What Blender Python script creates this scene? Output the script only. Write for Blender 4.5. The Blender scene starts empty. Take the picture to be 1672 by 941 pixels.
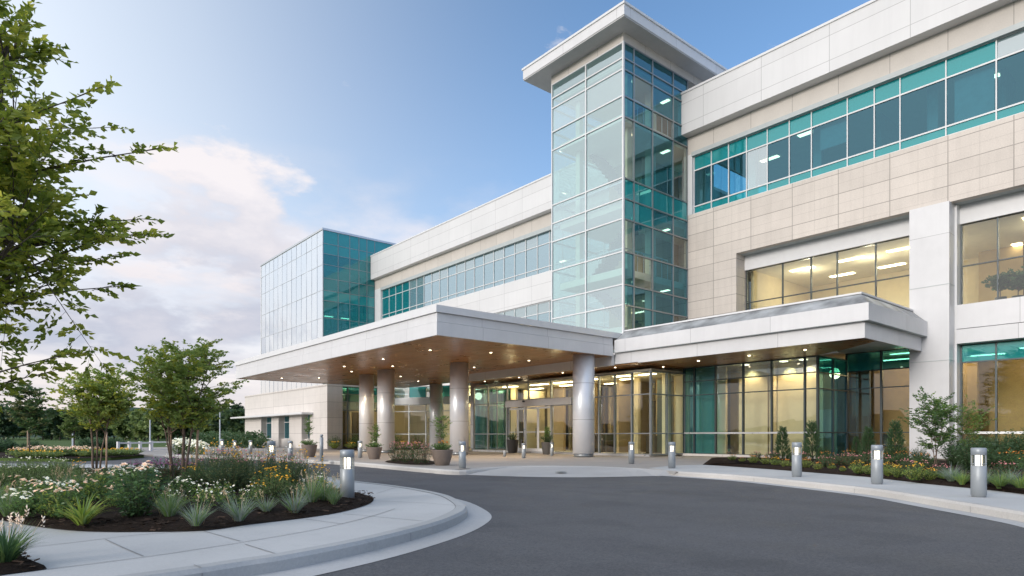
import bpy, math, random
from mathutils import Vector, Matrix
R = math.radians
scene = bpy.context.scene
COL = scene.collection
rnd = random.Random(7)

# ------------------------------------------------------------------ camera
S40, C40 = math.sin(R(40)), math.cos(R(40))
FOC, CX, HY, EYE = 1044.0, 836.0, 712.0, 1.0
def ground(px, py, z=0.0):
    """world x, y of the ground point (height z) seen at a photo pixel"""
    d = FOC*(EYE-z)/(py-HY); r = d*(px-CX)/FOC
    return (d*S40+r*C40, d*C40-r*S40)
def at_depth(px, d):
    r = d*(px-CX)/FOC
    return (d*S40+r*C40, d*C40-r*S40)
def y_on_x(px, X):
    t = (px-CX)/FOC
    return X*(C40-S40*t)/(S40+C40*t)
def x_on_y(px, Y):
    t = (px-CX)/FOC
    return Y*(S40+C40*t)/(C40-S40*t)

cam = bpy.data.cameras.new('camera'); co = bpy.data.objects.new('camera', cam); COL.objects.link(co)
co.location = (0, 0, EYE); co.rotation_euler = (R(90), 0, R(-40))
cam.sensor_width = 36; cam.lens = 36*FOC/1672; cam.shift_y = (HY-470.5)/1672
cam.clip_start = 0.05; cam.clip_end = 5000
scene.camera = co

# ------------------------------------------------------------------ mesh builder
class MB:
    def __init__(s): s.v = []; s.f = []; s.m = []; s.sm = []
    def face(s, pts, m=0, smooth=False):
        n = len(s.v); s.v.extend(pts); s.f.append(tuple(range(n, n+len(pts)))); s.m.append(m); s.sm.append(smooth)
    def mesh(s, vs, fs, m=0, smooth=False):
        n = len(s.v); s.v.extend(vs)
        for f in fs: s.f.append(tuple(i+n for i in f)); s.m.append(m); s.sm.append(smooth)
    def box(s, x0, x1, y0, y1, z0, z1, m=0):
        if x0 > x1: x0, x1 = x1, x0
        if y0 > y1: y0, y1 = y1, y0
        vs = [(x0,y0,z0),(x1,y0,z0),(x1,y1,z0),(x0,y1,z0),(x0,y0,z1),(x1,y0,z1),(x1,y1,z1),(x0,y1,z1)]
        s.mesh(vs, [(3,2,1,0),(4,5,6,7),(0,1,5,4),(1,2,6,5),(2,3,7,6),(3,0,4,7)], m)
    def obox(s, A, u, n, u0, u1, n0, n1, z0, z1, m=0):
        p = lambda a, b, z: (A[0]+u[0]*a+n[0]*b, A[1]+u[1]*a+n[1]*b, z)
        vs = [p(u0,n0,z0),p(u1,n0,z0),p(u1,n1,z0),p(u0,n1,z0),p(u0,n0,z1),p(u1,n0,z1),p(u1,n1,z1),p(u0,n1,z1)]
        s.mesh(vs, [(3,2,1,0),(4,5,6,7),(0,1,5,4),(1,2,6,5),(2,3,7,6),(3,0,4,7)], m)
    def prism(s, poly, z0, z1, m=0, ms=None, bottom=True):
        n = len(poly); ms = m if ms is None else ms
        a = sum(poly[i][0]*poly[(i+1)%n][1]-poly[(i+1)%n][0]*poly[i][1] for i in range(n))
        if a < 0: poly = poly[::-1]
        s.face([(x,y,z1) for x,y in poly], m)
        if bottom: s.face([(x,y,z0) for x,y in poly[::-1]], ms)
        for i in range(n):
            (xa,ya),(xb,yb) = poly[i], poly[(i+1)%n]
            s.face([(xa,ya,z0),(xb,yb,z0),(xb,yb,z1),(xa,ya,z1)], ms)
    def lathe(s, prof, c=(0,0), seg=24, m=0, cap=True, smooth=True):
        """prof: (radius, z) from the bottom up"""
        n = len(s.v)
        for r, z in prof:
            for k in range(seg):
                a = 2*math.pi*k/seg; s.v.append((c[0]+r*math.cos(a), c[1]+r*math.sin(a), z))
        for i in range(len(prof)-1):
            for k in range(seg):
                k2 = (k+1) % seg
                s.f.append((n+i*seg+k, n+i*seg+k2, n+(i+1)*seg+k2, n+(i+1)*seg+k)); s.m.append(m); s.sm.append(smooth)
        if cap:
            s.f.append(tuple(n+k for k in range(seg-1,-1,-1))); s.m.append(m); s.sm.append(False)
            b = n+(len(prof)-1)*seg
            s.f.append(tuple(b+k for k in range(seg))); s.m.append(m); s.sm.append(False)
    def tube(s, pts, rad, seg=6, m=0):
        n0 = len(s.v); k = len(pts)
        pts = [Vector(p) for p in pts]
        ref = Vector((0.3, 0.8, 0.52))
        for i, p in enumerate(pts):
            d = (pts[min(i+1,k-1)]-pts[max(i-1,0)])
            if d.length < 1e-9: d = Vector((0,0,1))
            d.normalize()
            a = d.cross(ref); 
            if a.length < 1e-3: a = d.cross(Vector((1,0,0)))
            a.normalize(); b = d.cross(a)
            r = rad[i] if isinstance(rad, (list, tuple)) else rad
            for j in range(seg):
                t = 2*math.pi*j/seg
                s.v.append(tuple(p+a*(r*math.cos(t))+b*(r*math.sin(t))))
        for i in range(k-1):
            for j in range(seg):
                j2 = (j+1) % seg
                s.f.append((n0+i*seg+j, n0+(i+1)*seg+j, n0+(i+1)*seg+j2, n0+i*seg+j2)); s.m.append(m); s.sm.append(True)
        s.f.append(tuple(n0+j for j in range(seg))); s.m.append(m); s.sm.append(False)
        s.f.append(tuple(n0+(k-1)*seg+j for j in range(seg-1,-1,-1))); s.m.append(m); s.sm.append(False)
    def data(s, name, mats):
        me = bpy.data.meshes.new(name)
        me.from_pydata([tuple(v) for v in s.v], [], s.f)
        for mt in (mats if isinstance(mats, (list, tuple)) else [mats]): me.materials.append(mt)
        me.polygons.foreach_set('material_index', s.m)
        me.polygons.foreach_set('use_smooth', s.sm)
        me.update()
        return me
    def build(s, name, mats, parent=None, bevel=0):
        o = bpy.data.objects.new(name, s.data(name, mats)); COL.objects.link(o)
        if parent is not None: o.parent = parent
        if bevel:
            b = o.modifiers.new('bevel', 'BEVEL'); b.width = bevel; b.segments = 2; b.limit_method = 'ANGLE'; b.angle_limit = R(40)
        return o

def tag(o, label=None, cat=None, group=None, kind=None):
    if label: o['label'] = label
    if cat: o['category'] = cat
    if group: o['group'] = group
    if kind: o['kind'] = kind
    return o
def thing(name, label, cat, loc=(0,0,0), rz=0.0, group=None):
    o = bpy.data.objects.new(name, None); COL.objects.link(o); o.empty_display_size = 0.2
    o.location = loc; o.rotation_euler = (0,0,rz)
    return tag(o, label, cat, group, 'thing')
def copy_tree(o, parent=None):
    c = o.copy(); COL.objects.link(c)
    if parent is not None: c.parent = parent
    for ch in list(o.children): copy_tree(ch, c)
    return c

# ------------------------------------------------------------------ materials
def new_mat(name):
    m = bpy.data.materials.new(name); m.use_nodes = True
    nt = m.node_tree; nt.nodes.clear()
    out = nt.nodes.new('ShaderNodeOutputMaterial')
    return m, nt, out
def nd(nt, typ, **kw):
    n = nt.nodes.new(typ)
    for k, v in kw.items():
        if k.startswith('i_'):
            n.inputs[k[2:].replace('_',' ')].default_value = v
        else: setattr(n, k, v)
    return n
def col4(c): return (c[0], c[1], c[2], 1)
def position(nt): return nd(nt, 'ShaderNodeNewGeometry').outputs['Position']
def noise(nt, vec, scale, detail=4, rough=0.55):
    n = nd(nt, 'ShaderNodeTexNoise'); n.inputs['Scale'].default_value = scale; n.inputs['Detail'].default_value = detail; n.inputs['Roughness'].default_value = rough
    nt.links.new(vec, n.inputs['Vector']); return n.outputs['Fac']
def maprange(nt, val, a, b, c, d):
    n = nd(nt, 'ShaderNodeMapRange'); nt.links.new(val, n.inputs[0])
    for i, x in enumerate((a,b,c,d)): n.inputs[i+1].default_value = x
    return n.outputs[0]
def mix(nt, fac, a, b, blend='MIX'):
    n = nd(nt, 'ShaderNodeMix', data_type='RGBA', blend_type=blend)
    for idx, x in ((0,fac),(6,a),(7,b)):
        if hasattr(x, 'is_linked') or hasattr(x, 'links'): nt.links.new(x, n.inputs[idx])
        elif idx == 0: n.inputs[0].default_value = x
        else: n.inputs[idx].default_value = col4(x)
    return n.outputs[2]
def math_(nt, op, a, b=None, clamp=False):
    n = nd(nt, 'ShaderNodeMath', operation=op, use_clamp=clamp)
    for i, x in enumerate((a,b)):
        if x is None: continue
        if hasattr(x, 'links'): nt.links.new(x, n.inputs[i])
        else: n.inputs[i].default_value = x
    return n.outputs[0]
def principled(nt, out, base, rough=0.5, metal=0.0, spec=0.5, bump=None, bstr=0.3, bdist=0.02):
    p = nd(nt, 'ShaderNodeBsdfPrincipled')
    for k, x in (('Base Color', base), ('Roughness', rough), ('Metallic', metal), ('Specular IOR Level', spec)):
        if hasattr(x, 'links'): nt.links.new(x, p.inputs[k])
        elif k == 'Base Color': p.inputs[k].default_value = col4(x)
        else: p.inputs[k].default_value = x
    if bump is not None:
        b = nd(nt, 'ShaderNodeBump'); b.inputs['Strength'].default_value = bstr; b.inputs['Distance'].default_value = bdist
        nt.links.new(bump, b.inputs['Height']); nt.links.new(b.outputs[0], p.inputs['Normal'])
    nt.links.new(p.outputs[0], out.inputs[0])
    return p
def plain(name, base, rough=0.5, metal=0.0, spec=0.5, var=0.12, scale=3.0, bstr=0.0):
    m, nt, out = new_mat(name)
    pos = position(nt); f = noise(nt, pos, scale)
    k = maprange(nt, f, 0.3, 0.7, 1-var, 1+var)
    c = nd(nt, 'ShaderNodeVectorMath', operation='SCALE'); c.inputs[0].default_value = base; nt.links.new(k, c.inputs['Scale'])
    r = maprange(nt, noise(nt, pos, scale*2.3), 0.3, 0.7, max(0.02, rough-0.06), min(1, rough+0.06))
    principled(nt, out, c.outputs[0], r, metal, spec, noise(nt, pos, scale*14) if bstr else None, bstr, 0.01)
    return m
def wall_uv(nt):
    """u runs along a wall (x + y), v is height: works on faces parallel to x or y"""
    sp = nd(nt, 'ShaderNodeSeparateXYZ'); nt.links.new(position(nt), sp.inputs[0])
    u = math_(nt, 'ADD', sp.outputs[0], sp.outputs[1])
    cb = nd(nt, 'ShaderNodeCombineXYZ'); nt.links.new(u, cb.inputs[0]); nt.links.new(sp.outputs[2], cb.inputs[1])
    return cb.outputs[0]
def brick(nt, vec, w, h, mortar, off=0.0, du=0.0, dv=0.0, c1=(1,1,1), c2=(1,1,1)):
    mp = nd(nt, 'ShaderNodeMapping'); mp.inputs['Location'].default_value = (du, dv, 0); nt.links.new(vec, mp.inputs['Vector'])
    b = nd(nt, 'ShaderNodeTexBrick', offset=off, offset_frequency=2, squash=1.0)
    b.inputs['Scale'].default_value = 1; b.inputs['Mortar Size'].default_value = mortar; b.inputs['Mortar Smooth'].default_value = 0.1
    b.inputs['Brick Width'].default_value = w; b.inputs['Row Height'].default_value = h; b.inputs['Bias'].default_value = 0
    b.inputs['Color1'].default_value = col4(c1); b.inputs['Color2'].default_value = col4(c2)
    nt.links.new(mp.outputs[0], b.inputs['Vector']); return b
def panelled(name, base, w, h, mortar=0.008, rough=0.35, metal=0.0, joint=0.45, off=0.0, du=0.0, dv=0.0, tint=0.03, fine=None, grain=0.0, nscale=1.5, spec=0.5, streak=0.0):
    m, nt, out = new_mat(name)
    uv = wall_uv(nt); pos = position(nt)
    c1 = tuple(x*(1-tint) for x in base); c2 = tuple(x*(1+tint) for x in base)
    b = brick(nt, uv, w, h, mortar, off, du, dv, c1, c2)
    dark = tuple(x*joint for x in base); b.inputs['Mortar'].default_value = col4(dark)
    c = b.outputs['Color']
    k = maprange(nt, noise(nt, pos, nscale, 3), 0.3, 0.7, 0.965, 1.03)
    sc = nd(nt, 'ShaderNodeVectorMath', operation='SCALE'); nt.links.new(c, sc.inputs[0]); nt.links.new(k, sc.inputs['Scale']); c = sc.outputs[0]
    if fine:
        b2 = brick(nt, uv, fine[0], fine[1], fine[2], 0.0, du, dv)
        c = mix(nt, math_(nt, 'MULTIPLY', b2.outputs['Fac'], 0.45), c, dark)
    if grain:
        g = maprange(nt, noise(nt, pos, 22, 6, 0.7), 0.3, 0.7, 1-grain, 1+grain)
        s2 = nd(nt, 'ShaderNodeVectorMath', operation='SCALE'); nt.links.new(c, s2.inputs[0]); nt.links.new(g, s2.inputs['Scale']); c = s2.outputs[0]
    if streak:
        mp = nd(nt, 'ShaderNodeMapping'); mp.inputs['Scale'].default_value = (2.6,0.16,1); nt.links.new(uv, mp.inputs[0])
        g = maprange(nt, noise(nt, mp.outputs[0], 1.3, 6, 0.65), 0.45, 0.75, 1.0, 1-streak*2)
        s3 = nd(nt, 'ShaderNodeVectorMath', operation='SCALE'); nt.links.new(c, s3.inputs[0]); nt.links.new(g, s3.inputs['Scale']); c = s3.outputs[0]
    hgt = math_(nt, 'SUBTRACT', 1.0, b.outputs['Fac'])
    principled(nt, out, c, rough, metal, spec, hgt, 0.4, 0.01)
    return m
def emit(name, c, s):
    m, nt, out = new_mat(name)
    e = nd(nt, 'ShaderNodeEmission'); e.inputs[0].default_value = col4(c); e.inputs[1].default_value = s
    nt.links.new(e.outputs[0], out.inputs[0]); return m
def glass(name, tint, refl=(0.95,0.98,1.0), r0=0.12, rough=0.0, wav=0.0, milk=0.0, milkc=(0.5,0.7,0.7)):
    """thin coated glass: tinted see-through mixed with a mirror that grows towards grazing angles"""
    m, nt, out = new_mat(name)
    t = nd(nt, 'ShaderNodeBsdfTransparent'); t.inputs[0].default_value = col4(tint)
    g = nd(nt, 'ShaderNodeBsdfGlossy'); g.inputs[0].default_value = col4(refl); g.inputs['Roughness'].default_value = rough
    base = t.outputs[0]
    if milk:  # matt pane colour; in the pale kinds it imitates reflected bright sky
        d = nd(nt, 'ShaderNodeBsdfDiffuse'); d.inputs[0].default_value = col4(milkc)
        x = nd(nt, 'ShaderNodeMixShader'); x.inputs[0].default_value = milk
        nt.links.new(base, x.inputs[1]); nt.links.new(d.outputs[0], x.inputs[2]); base = x.outputs[0]
    lw = nd(nt, 'ShaderNodeLayerWeight'); lw.inputs['Blend'].default_value = 0.5
    f = math_(nt, 'POWER', lw.outputs['Facing'], 3.2)
    f = maprange(nt, f, 0, 1, r0, 0.95)
    if wav:
        b = nd(nt, 'ShaderNodeBump'); b.inputs['Strength'].default_value = wav; b.inputs['Distance'].default_value = 0.02
        nt.links.new(noise(nt, position(nt), 0.9, 2), b.inputs['Height']); nt.links.new(b.outputs[0], g.inputs['Normal'])
    x = nd(nt, 'ShaderNodeMixShader'); nt.links.new(f, x.inputs[0]); nt.links.new(base, x.inputs[1]); nt.links.new(g.outputs[0], x.inputs[2])
    nt.links.new(x.outputs[0], out.inputs[0]); return m
def leafmat(name, c1, c2, trans=0.35, gloss=0.04):
    m, nt, out = new_mat(name)
    g = nd(nt, 'ShaderNodeNewGeometry')
    c = mix(nt, g.outputs['Random Per Island'], c1, c2)
    d = nd(nt, 'ShaderNodeBsdfDiffuse'); nt.links.new(c, d.inputs[0])
    t = nd(nt, 'ShaderNodeBsdfTranslucent'); nt.links.new(c, t.inputs[0])
    k = nd(nt, 'ShaderNodeVectorMath', operation='SCALE'); nt.links.new(c, k.inputs[0]); k.inputs['Scale'].default_value = trans*2.2
    nt.links.new(k.outputs[0], t.inputs[0])
    x = nd(nt, 'ShaderNodeAddShader'); nt.links.new(d.outputs[0], x.inputs[0]); nt.links.new(t.outputs[0], x.inputs[1])
    gl = nd(nt, 'ShaderNodeBsdfGlossy'); gl.inputs['Roughness'].default_value = 0.45
    y = nd(nt, 'ShaderNodeMixShader'); y.inputs[0].default_value = gloss
    nt.links.new(x.outputs[0], y.inputs[1]); nt.links.new(gl.outputs[0], y.inputs[2])
    nt.links.new(y.outputs[0], out.inputs[0]); return m

M = {}
M['white_panel'] = panelled('white_panel', (0.655,0.655,0.655), 3.2, 1.1, 0.012, 0.36, joint=0.6, dv=-0.02, tint=0.03, nscale=0.4, streak=0.022)
M['fascia'] = panelled('fascia_panel', (0.65,0.65,0.655), 3.6, 9.0, 0.010, 0.33, joint=0.6, tint=0.03, streak=0.022)
M['stone'] = panelled('limestone', (0.63,0.575,0.52), 2.1, 0.9, 0.016, 0.8, joint=0.55, dv=-0.1, tint=0.055, streak=0.045, fine=(1.05,0.45,0.007), grain=0.09, spec=0.25)
M['annex_stone'] = panelled('pale_limestone', (0.66,0.62,0.58), 3.4, 1.2, 0.014, 0.8, joint=0.6, tint=0.045, streak=0.04, fine=(1.7,0.6,0.006), grain=0.06, spec=0.25)
M['beige'] = panelled('beige_panel', (0.56,0.525,0.48), 2.1, 3.0, 0.012, 0.7, joint=0.55, tint=0.03, grain=0.05, spec=0.25)
M['white_trim'] = plain('white_trim', (0.68,0.685,0.69), 0.35, var=0.03)
M['soffit_grey'] = plain('soffit_grey', (0.46,0.46,0.455), 0.5, var=0.04)
M['grey_trim'] = plain('grey_trim', (0.42,0.46,0.46), 0.4, var=0.05)
M['alu'] = plain('brushed_aluminium', (0.62,0.63,0.64), 0.32, 0.75, var=0.05)
M['dark_alu'] = plain('dark_mullion', (0.06,0.075,0.08), 0.4, 0.4, var=0.1)
M['mid_alu'] = plain('grey_mullion', (0.30,0.32,0.33), 0.38, 0.6, var=0.06)
M['steel'] = panelled('column_cladding', (0.74,0.76,0.79), 50, 1.72, 0.010, 0.34, 0.3, joint=0.4, dv=-0.05, tint=0.0)
M['dark_roof'] = plain('weathered_zinc', (0.33,0.34,0.345), 0.55, 0.2, var=0.5, scale=1.2)
M['roof'] = plain('roof_membrane', (0.45,0.45,0.44), 0.8, var=0.08)
M['cream'] = plain('cream_plaster', (0.72,0.61,0.41), 0.8, var=0.04, spec=0.2)
M['tan'] = plain('tan_plaster', (0.42,0.31,0.17), 0.8, var=0.06, spec=0.2)
M['ceiling'] = plain('ceiling_tile', (0.82,0.76,0.62), 0.9, var=0.03, spec=0.1)
M['carpet'] = plain('carpet', (0.20,0.17,0.13), 0.9, var=0.1, spec=0.1)
M['interior_grey'] = plain('interior_grey', (0.33,0.36,0.36), 0.8, var=0.08, spec=0.2)
M['dark_room'] = plain('dark_partition', (0.10,0.08,0.06), 0.8, var=0.1, spec=0.2)
M['g_vision'] = glass('vision_glass', (0.24,0.54,0.60), (0.40,0.76,0.95), r0=0.13, wav=0.04, milk=0.14, milkc=(0.04,0.20,0.26))
M['g_teal'] = glass('teal_glass', (0.10,0.46,0.47), (0.55,0.95,0.97), r0=0.13, milk=0.6, milkc=(0.02,0.36,0.38), wav=0.02)
M['g_pale'] = glass('pale_glass', (0.62,0.83,0.82), r0=0.30, wav=0.02, milk=0.30, milkc=(0.56,0.80,0.83))  # paleness of the reflected sky partly put into the pane colour
M['g_pale2'] = glass('pale_glass_open', (0.60,0.84,0.84), (0.9,1,1), r0=0.34, wav=0.05, milk=0.12, milkc=(0.5,0.78,0.82))
M['g_mirror2'] = glass('sky_sheen_glass_clear', (0.4,0.52,0.54), r0=0.72, wav=0.06, milk=0.5, milkc=(0.74,0.76,0.75))  # part white, so the block's sky reflection sits in the pane colour
M['g_blue'] = glass('pale_blue_glass', (0.40,0.62,0.68), (0.85,0.95,1.0), r0=0.30, wav=0.02, milk=0.45, milkc=(0.30,0.50,0.57))
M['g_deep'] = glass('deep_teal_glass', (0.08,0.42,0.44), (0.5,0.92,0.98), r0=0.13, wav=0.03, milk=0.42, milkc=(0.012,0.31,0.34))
M['g_clear'] = glass('clear_glass', (0.84,0.90,0.83), r0=0.09, wav=0.015)
M['g_mirror'] = glass('sky_sheen_glass', (0.5,0.6,0.6), r0=0.66, wav=0.05, milk=0.6, milkc=(0.84,0.83,0.80))  # white matt share stands in for bright sky mirrored by the far block
M['lamp'] = emit('lamp_lens', (1.0,0.84,0.58), 3.5)
M['bollard_lamp'] = emit('bollard_lens', (1.0,0.88,0.70), 1.3)
M['panel_light'] = emit('ceiling_light_panel', (1.0,0.82,0.52), 5)
M['dim_light'] = emit('dim_light_panel', (1.0,0.82,0.55), 2)
# ------------------------------------------------------------------ curtain walls
def curtain(parent, name, A, u, n, us, zs, pick, mats, fm, vbar=0.055, hbar=0.05, out=0.05, inn=0.07, jit=0.004, skip_h=(), frame='frame'):
    g = MB(); f = MB()
    for i in range(len(us)-1):
        for j in range(len(zs)-1):
            q = []
            for (a, z) in ((us[i],zs[j]),(us[i+1],zs[j]),(us[i+1],zs[j+1]),(us[i],zs[j+1])):
                o_ = rnd.uniform(-jit, jit)
                q.append((A[0]+u[0]*a+n[0]*o_, A[1]+u[1]*a+n[1]*o_, z))
            k = pick(i, j)
            if k is None: continue
            g.face(q, k)
    for a in us:
        f.obox(A, u, n, a-vbar/2, a+vbar/2, -inn, out, zs[0]-hbar/2, zs[-1]+hbar/2)
    for j, z in enumerate(zs):
        if j in skip_h: continue
        f.obox(A, u, n, us[0]+vbar/2, us[-1]-vbar/2, -inn+0.004, out-0.004 if j else out-0.006, z-hbar/2+0.003, z+hbar/2-0.003)
    o = g.build(name, mats, parent)
    f.build(frame, fm, o)
    return o
WX, NX = (0,1), (-1,0)     # a wall along y that faces -x
WY, NY = (1,0), (0,-1)     # a wall along x that faces -y
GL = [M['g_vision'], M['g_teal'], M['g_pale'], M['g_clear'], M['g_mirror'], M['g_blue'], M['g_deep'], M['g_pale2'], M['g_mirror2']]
def rows(n, a, b): return [a+(b-a)*i/n for i in range(n+1)]
SPLIT = 'back_wall room_wall lobby_wall upper_floor floor_slab landing inner_column window_blind curtain door_post rear_wall end_wall reception_desk'.split()
def part(parent, name, mat, *boxes, **kw):
    if name in SPLIT and len(boxes) > 1:
        for x in boxes: part(parent, name, mat, x, **kw)
        return None
    b = MB()
    for x in boxes: b.box(*x)
    return b.build(name, mat, parent, **kw)
light_mesh = {}
def ceiling_light(parent, x, y, z, sx, sy, mat='panel_light', housing=True):
    b = MB(); b.box(x-sx/2, x+sx/2, y-sy/2, y+sy/2, z-0.03, z-0.004)
    return b.build('ceiling_light', M[mat], parent)

# ================================================================== main stone wing
YE = -9.0
hosp = thing('hospital_building', 'stone clad three storey hospital wing with white parapet and long teal strip window', 'building', (29.5,10,0))
hosp.location = (0,0,0)
XS = 29.5
part(hosp, 'parapet', M['white_panel'], (28.95,31.5,YE,20.6,17.1,19.25))
part(hosp, 'coping', M['white_trim'], (28.90,31.56,YE,20.62,19.25,19.36))
part(hosp, 'frieze', M['beige'], (XS,31.5,YE,20.6,16.14,17.1))
part(hosp, 'window_head', M['grey_trim'], (XS-0.07,XS+0.25,YE,20.1,16.0,16.22))
sw = MB()
sw.box(XS,XS+0.35,YE,20.6,10.25,12.90)
sw.box(XS,XS+0.35,17.5,20.6,4.6,10.25)
sw.build('stone_wall', M['stone'], hosp)
part(hosp, 'pilaster', M['white_trim'], (XS-0.02,XS+0.4,20.08,20.6,12.90,16.14))
us = [YE,-7.2,-5.6,-4.0,-2.4,-0.8,0.5,2.0,3.1,4.5,5.2,6.76,8.4,10.05,11.05,12.16,13.75,14.8,15.9,17.0,18.0,19.0,20.05]
def pick_strip(i, j):
    if j == 2: return 1 if (i*7) % 5 else 2 if i % 7 == 3 else 1
    if j == 0: return 1
    return 2 if i == 18 else 0
curtain(hosp, 'strip_window', (XS+0.15,0), WX, NX, us, [12.93,13.32,15.25,16.02], pick_strip, GL, M['white_trim'], 0.045, 0.07, 0.05)
# recessed second-floor bay
part(hosp, 'bay_reveal', M['stone'], (XS+0.35,XS+1.1,17.5,17.85,4.6,10.25))
part(hosp, 'bay_header', M['white_trim'], (XS+0.8,XS+1.2,9.6,17.5,9.5,10.25))
part(hosp, 'bay_soffit', M['grey_trim'], (XS+0.352,XS+1.25,YE,17.5,10.252,10.35))
curtain(hosp, 'bay_window', (XS+0.95,0), WX, NX, [9.62,11.3,12.95,14.15,15.55,17.45], [6.2,7.84,9.5], lambda i,j: 3, GL, M['dark_alu'], 0.05, 0.05, 0.04)
# white pier
part(hosp, 'pier', M['fascia'], (29.3,30.7,8.2,9.6,0.0,10.24))
for zj in (3.98,6.98): part(hosp, 'pier_joint', M['grey_trim'], (29.285,30.7,8.19,9.61,zj,zj+0.02))
part(hosp, 'pier_return', M['white_trim'], (29.95,30.75,8.12,8.2,0.0,10.24))
# second bay, nearer the camera
part(hosp, 'bay_header', M['white_trim'], (XS+0.8,XS+1.2,YE,8.12,9.5,10.25))
ub = [YE,-6.6,-4.4,-2.4,-0.6,1.2,3.0,4.9,6.9,8.1]
curtain(hosp, 'bay_window', (XS+0.95,0), WX, NX, ub, [6.24,7.82,9.5], lambda i,j: 3, GL, M['dark_alu'], 0.05, 0.05, 0.04)
part(hosp, 'spandrel', M['fascia'], (29.9,30.7,YE,8.12,5.25,6.2), (29.86,30.7,YE,8.12,4.66,5.22))
curtain(hosp, 'ground_window', (XS+0.95,0), WX, NX, [YE,-7.2,-5.4,-3.4,-1.5,0.2,1.9,3.6,5.3,6.95,8.1], [0.12,1.12,3.95,4.66],
        lambda i,j: 1 if j == 2 else 3, GL, M['dark_alu'], 0.06, 0.06, 0.05)
part(hosp, 'rail', M['alu'], (30.28,30.40,YE,8.11,1.08,1.17))
part(hosp, 'sill', M['annex_stone'], (30.1,30.75,YE,12.4,0.0,0.12))
# section behind the canopy end
curtain(hosp, 'ground_window', (XS+0.9,0), WX, NX, [9.62,11.05,12.5], [0.12,1.15,3.12,3.9,4.72], lambda i,j: 1 if j == 3 else 3, GL, M['dark_alu'], 0.09, 0.05, 0.06)
part(hosp, 'upper_band', M['white_trim'], (30.0,30.75,9.6,17.5,4.78,6.2))
curtain(hosp, 'ground_window', (27.5,12.5), WY, NY, [0.03,1.45,2.84], [0.12,1.15,3.03,3.72,4.4], lambda i,j: 1 if j > 2 else 0, GL, M['dark_alu'], 0.06, 0.05, 0.05)
# projecting glazed room
uA = [12.5,13.05,14.55,15.95,17.4,18.6,19.2]
curtain(hosp, 'ground_window', (27.5,0), WX, NX, uA, [0.12,1.15,3.03,3.72,4.4],
        lambda i,j: (0 if i >= 4 else (2 if j == 3 else 3)), GL, M['dark_alu'], 0.075, 0.05, 0.06)
part(hosp, 'rail', M['alu'], (27.34,27.43,12.5,19.1,1.10,1.18))
part(hosp, 'sill', M['annex_stone'], (27.3,27.9,12.45,19.25,0.0,0.12))
# interiors
part(hosp, 'room_wall', M['cream'], (28.9,29.0,12.9,15.0,0.1,4.4), (28.9,29.0,15.5,17.0,0.1,4.4), (29.8,29.9,12.7,18,0.1,4.4), (28.4,28.9,15.05,15.15,0.1,4.4), (28.3,28.45,17.35,20.4,0.1,4.4))
part(hosp, 'room_ceiling', M['ceiling'], (27.6,30.4,12.6,20.3,4.42,4.5))
for y in (13.5,14.4,16.3): ceiling_light(hosp, 28.3, y, 4.42, 0.26, 0.26, 'lamp')
part(hosp, 'inner_floor', M['carpet'], (27.6,44,YE,20.3,0.02,0.1))
part(hosp, 'upper_floor', M['ceiling'], (30.75,44,YE,20.3,4.8,5.0), (30.75,44,YE,20.3,10.3,10.5), (30.0,44,YE,20.3,16.4,16.6), (30.75,44,YE,17.4,9.6,9.7))
part(hosp, 'upper_floor', M['carpet'], (30.5,44,YE,20.3,5.9,6.1), (30.0,44,YE,20.3,12.6,12.8))
part(hosp, 'back_wall', M['tan'], (38,38.2,YE,20.3,0.1,4.8), (34.6,34.8,8.6,12.9,0.1,4.6), (35.6,35.8,5.6,8.4,0.1,4.6), (36.6,36.8,0.5,3.0,0.1,4.6))
part(hosp, 'back_wall', M['dark_room'], (34.3,34.5,10.2,10.8,0.1,4.2), (31.6,31.75,12.0,12.6,0.1,4.8), (37.0,37.2,3.4,4.2,0.1,4.8))
part(hosp, 'back_wall', M['cream'], (37,37.2,8.9,20.3,6.1,9.6), (31,37,17.4,17.55,6.1,9.6))
part(hosp, 'back_wall', M['interior_grey'], (38.5,38.7,YE,20.3,12.8,16.4), (31.4,31.7,9.2,9.6,12.8,16.4), (31.4,31.7,14.1,14.5,12.8,16.4), (31.6,31.9,4.2,4.7,12.8,16.4), (31.2,31.5,17.4,17.8,12.8,16.4), (33,34.6,7.2,7.4,12.8,16.4), (33,36,12.0,12.2,12.8,16.4))
part(hosp, 'back_wall', M['tan'], (36,36.2,YE,8.9,6.1,9.6))
part(hosp, 'back_wall', M['dark_room'], (34.5,34.7,3.6,4.6,6.1,8.6), (34.8,35.0,6.4,7.0,6.1,9.4))
part(hosp, 'bookcase', M['dark_room'], (35.3,35.6,6.2,6.9,0.1,2.6))
part(hosp, 'whiteboard', M['white_trim'], (34.56,34.6,9.2,10.1,0.9,2.4))
part(hosp, 'window_blind', M['interior_grey'], (29.95,29.97,6.9,8.2,13.4,15.2), (29.95,29.97,12.3,13.5,14.2,15.2))
part(hosp, 'roof', M['roof'], (29.5,46,YE,20.6,18.4,18.6))
part(hosp, 'end_wall', M['stone'], (XS+0.35,46,YE-0.3,YE-0.002,0,18.6))
part(hosp, 'rear_wall', M['stone'], (45.7,46,YE,20.6,0,18.4))
for (x,y) in ((32.2,6.2),(34.2,5.6),(33.2,3.2),(36.2,7.4),(36.4,4.6),(33.0,0.5),(35.6,1.6)): ceiling_light(hosp, x, y, 9.6, 1.2, 0.35)
for (x,y) in ((32.6,11.0),(32.6,13.2),(32.6,15.6),(35.4,12.4),(35.4,14.8),(35.2,10.2),(38,11.5),(38,14.5)): ceiling_light(hosp, x, y, 9.6, 0.3, 1.2)
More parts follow.
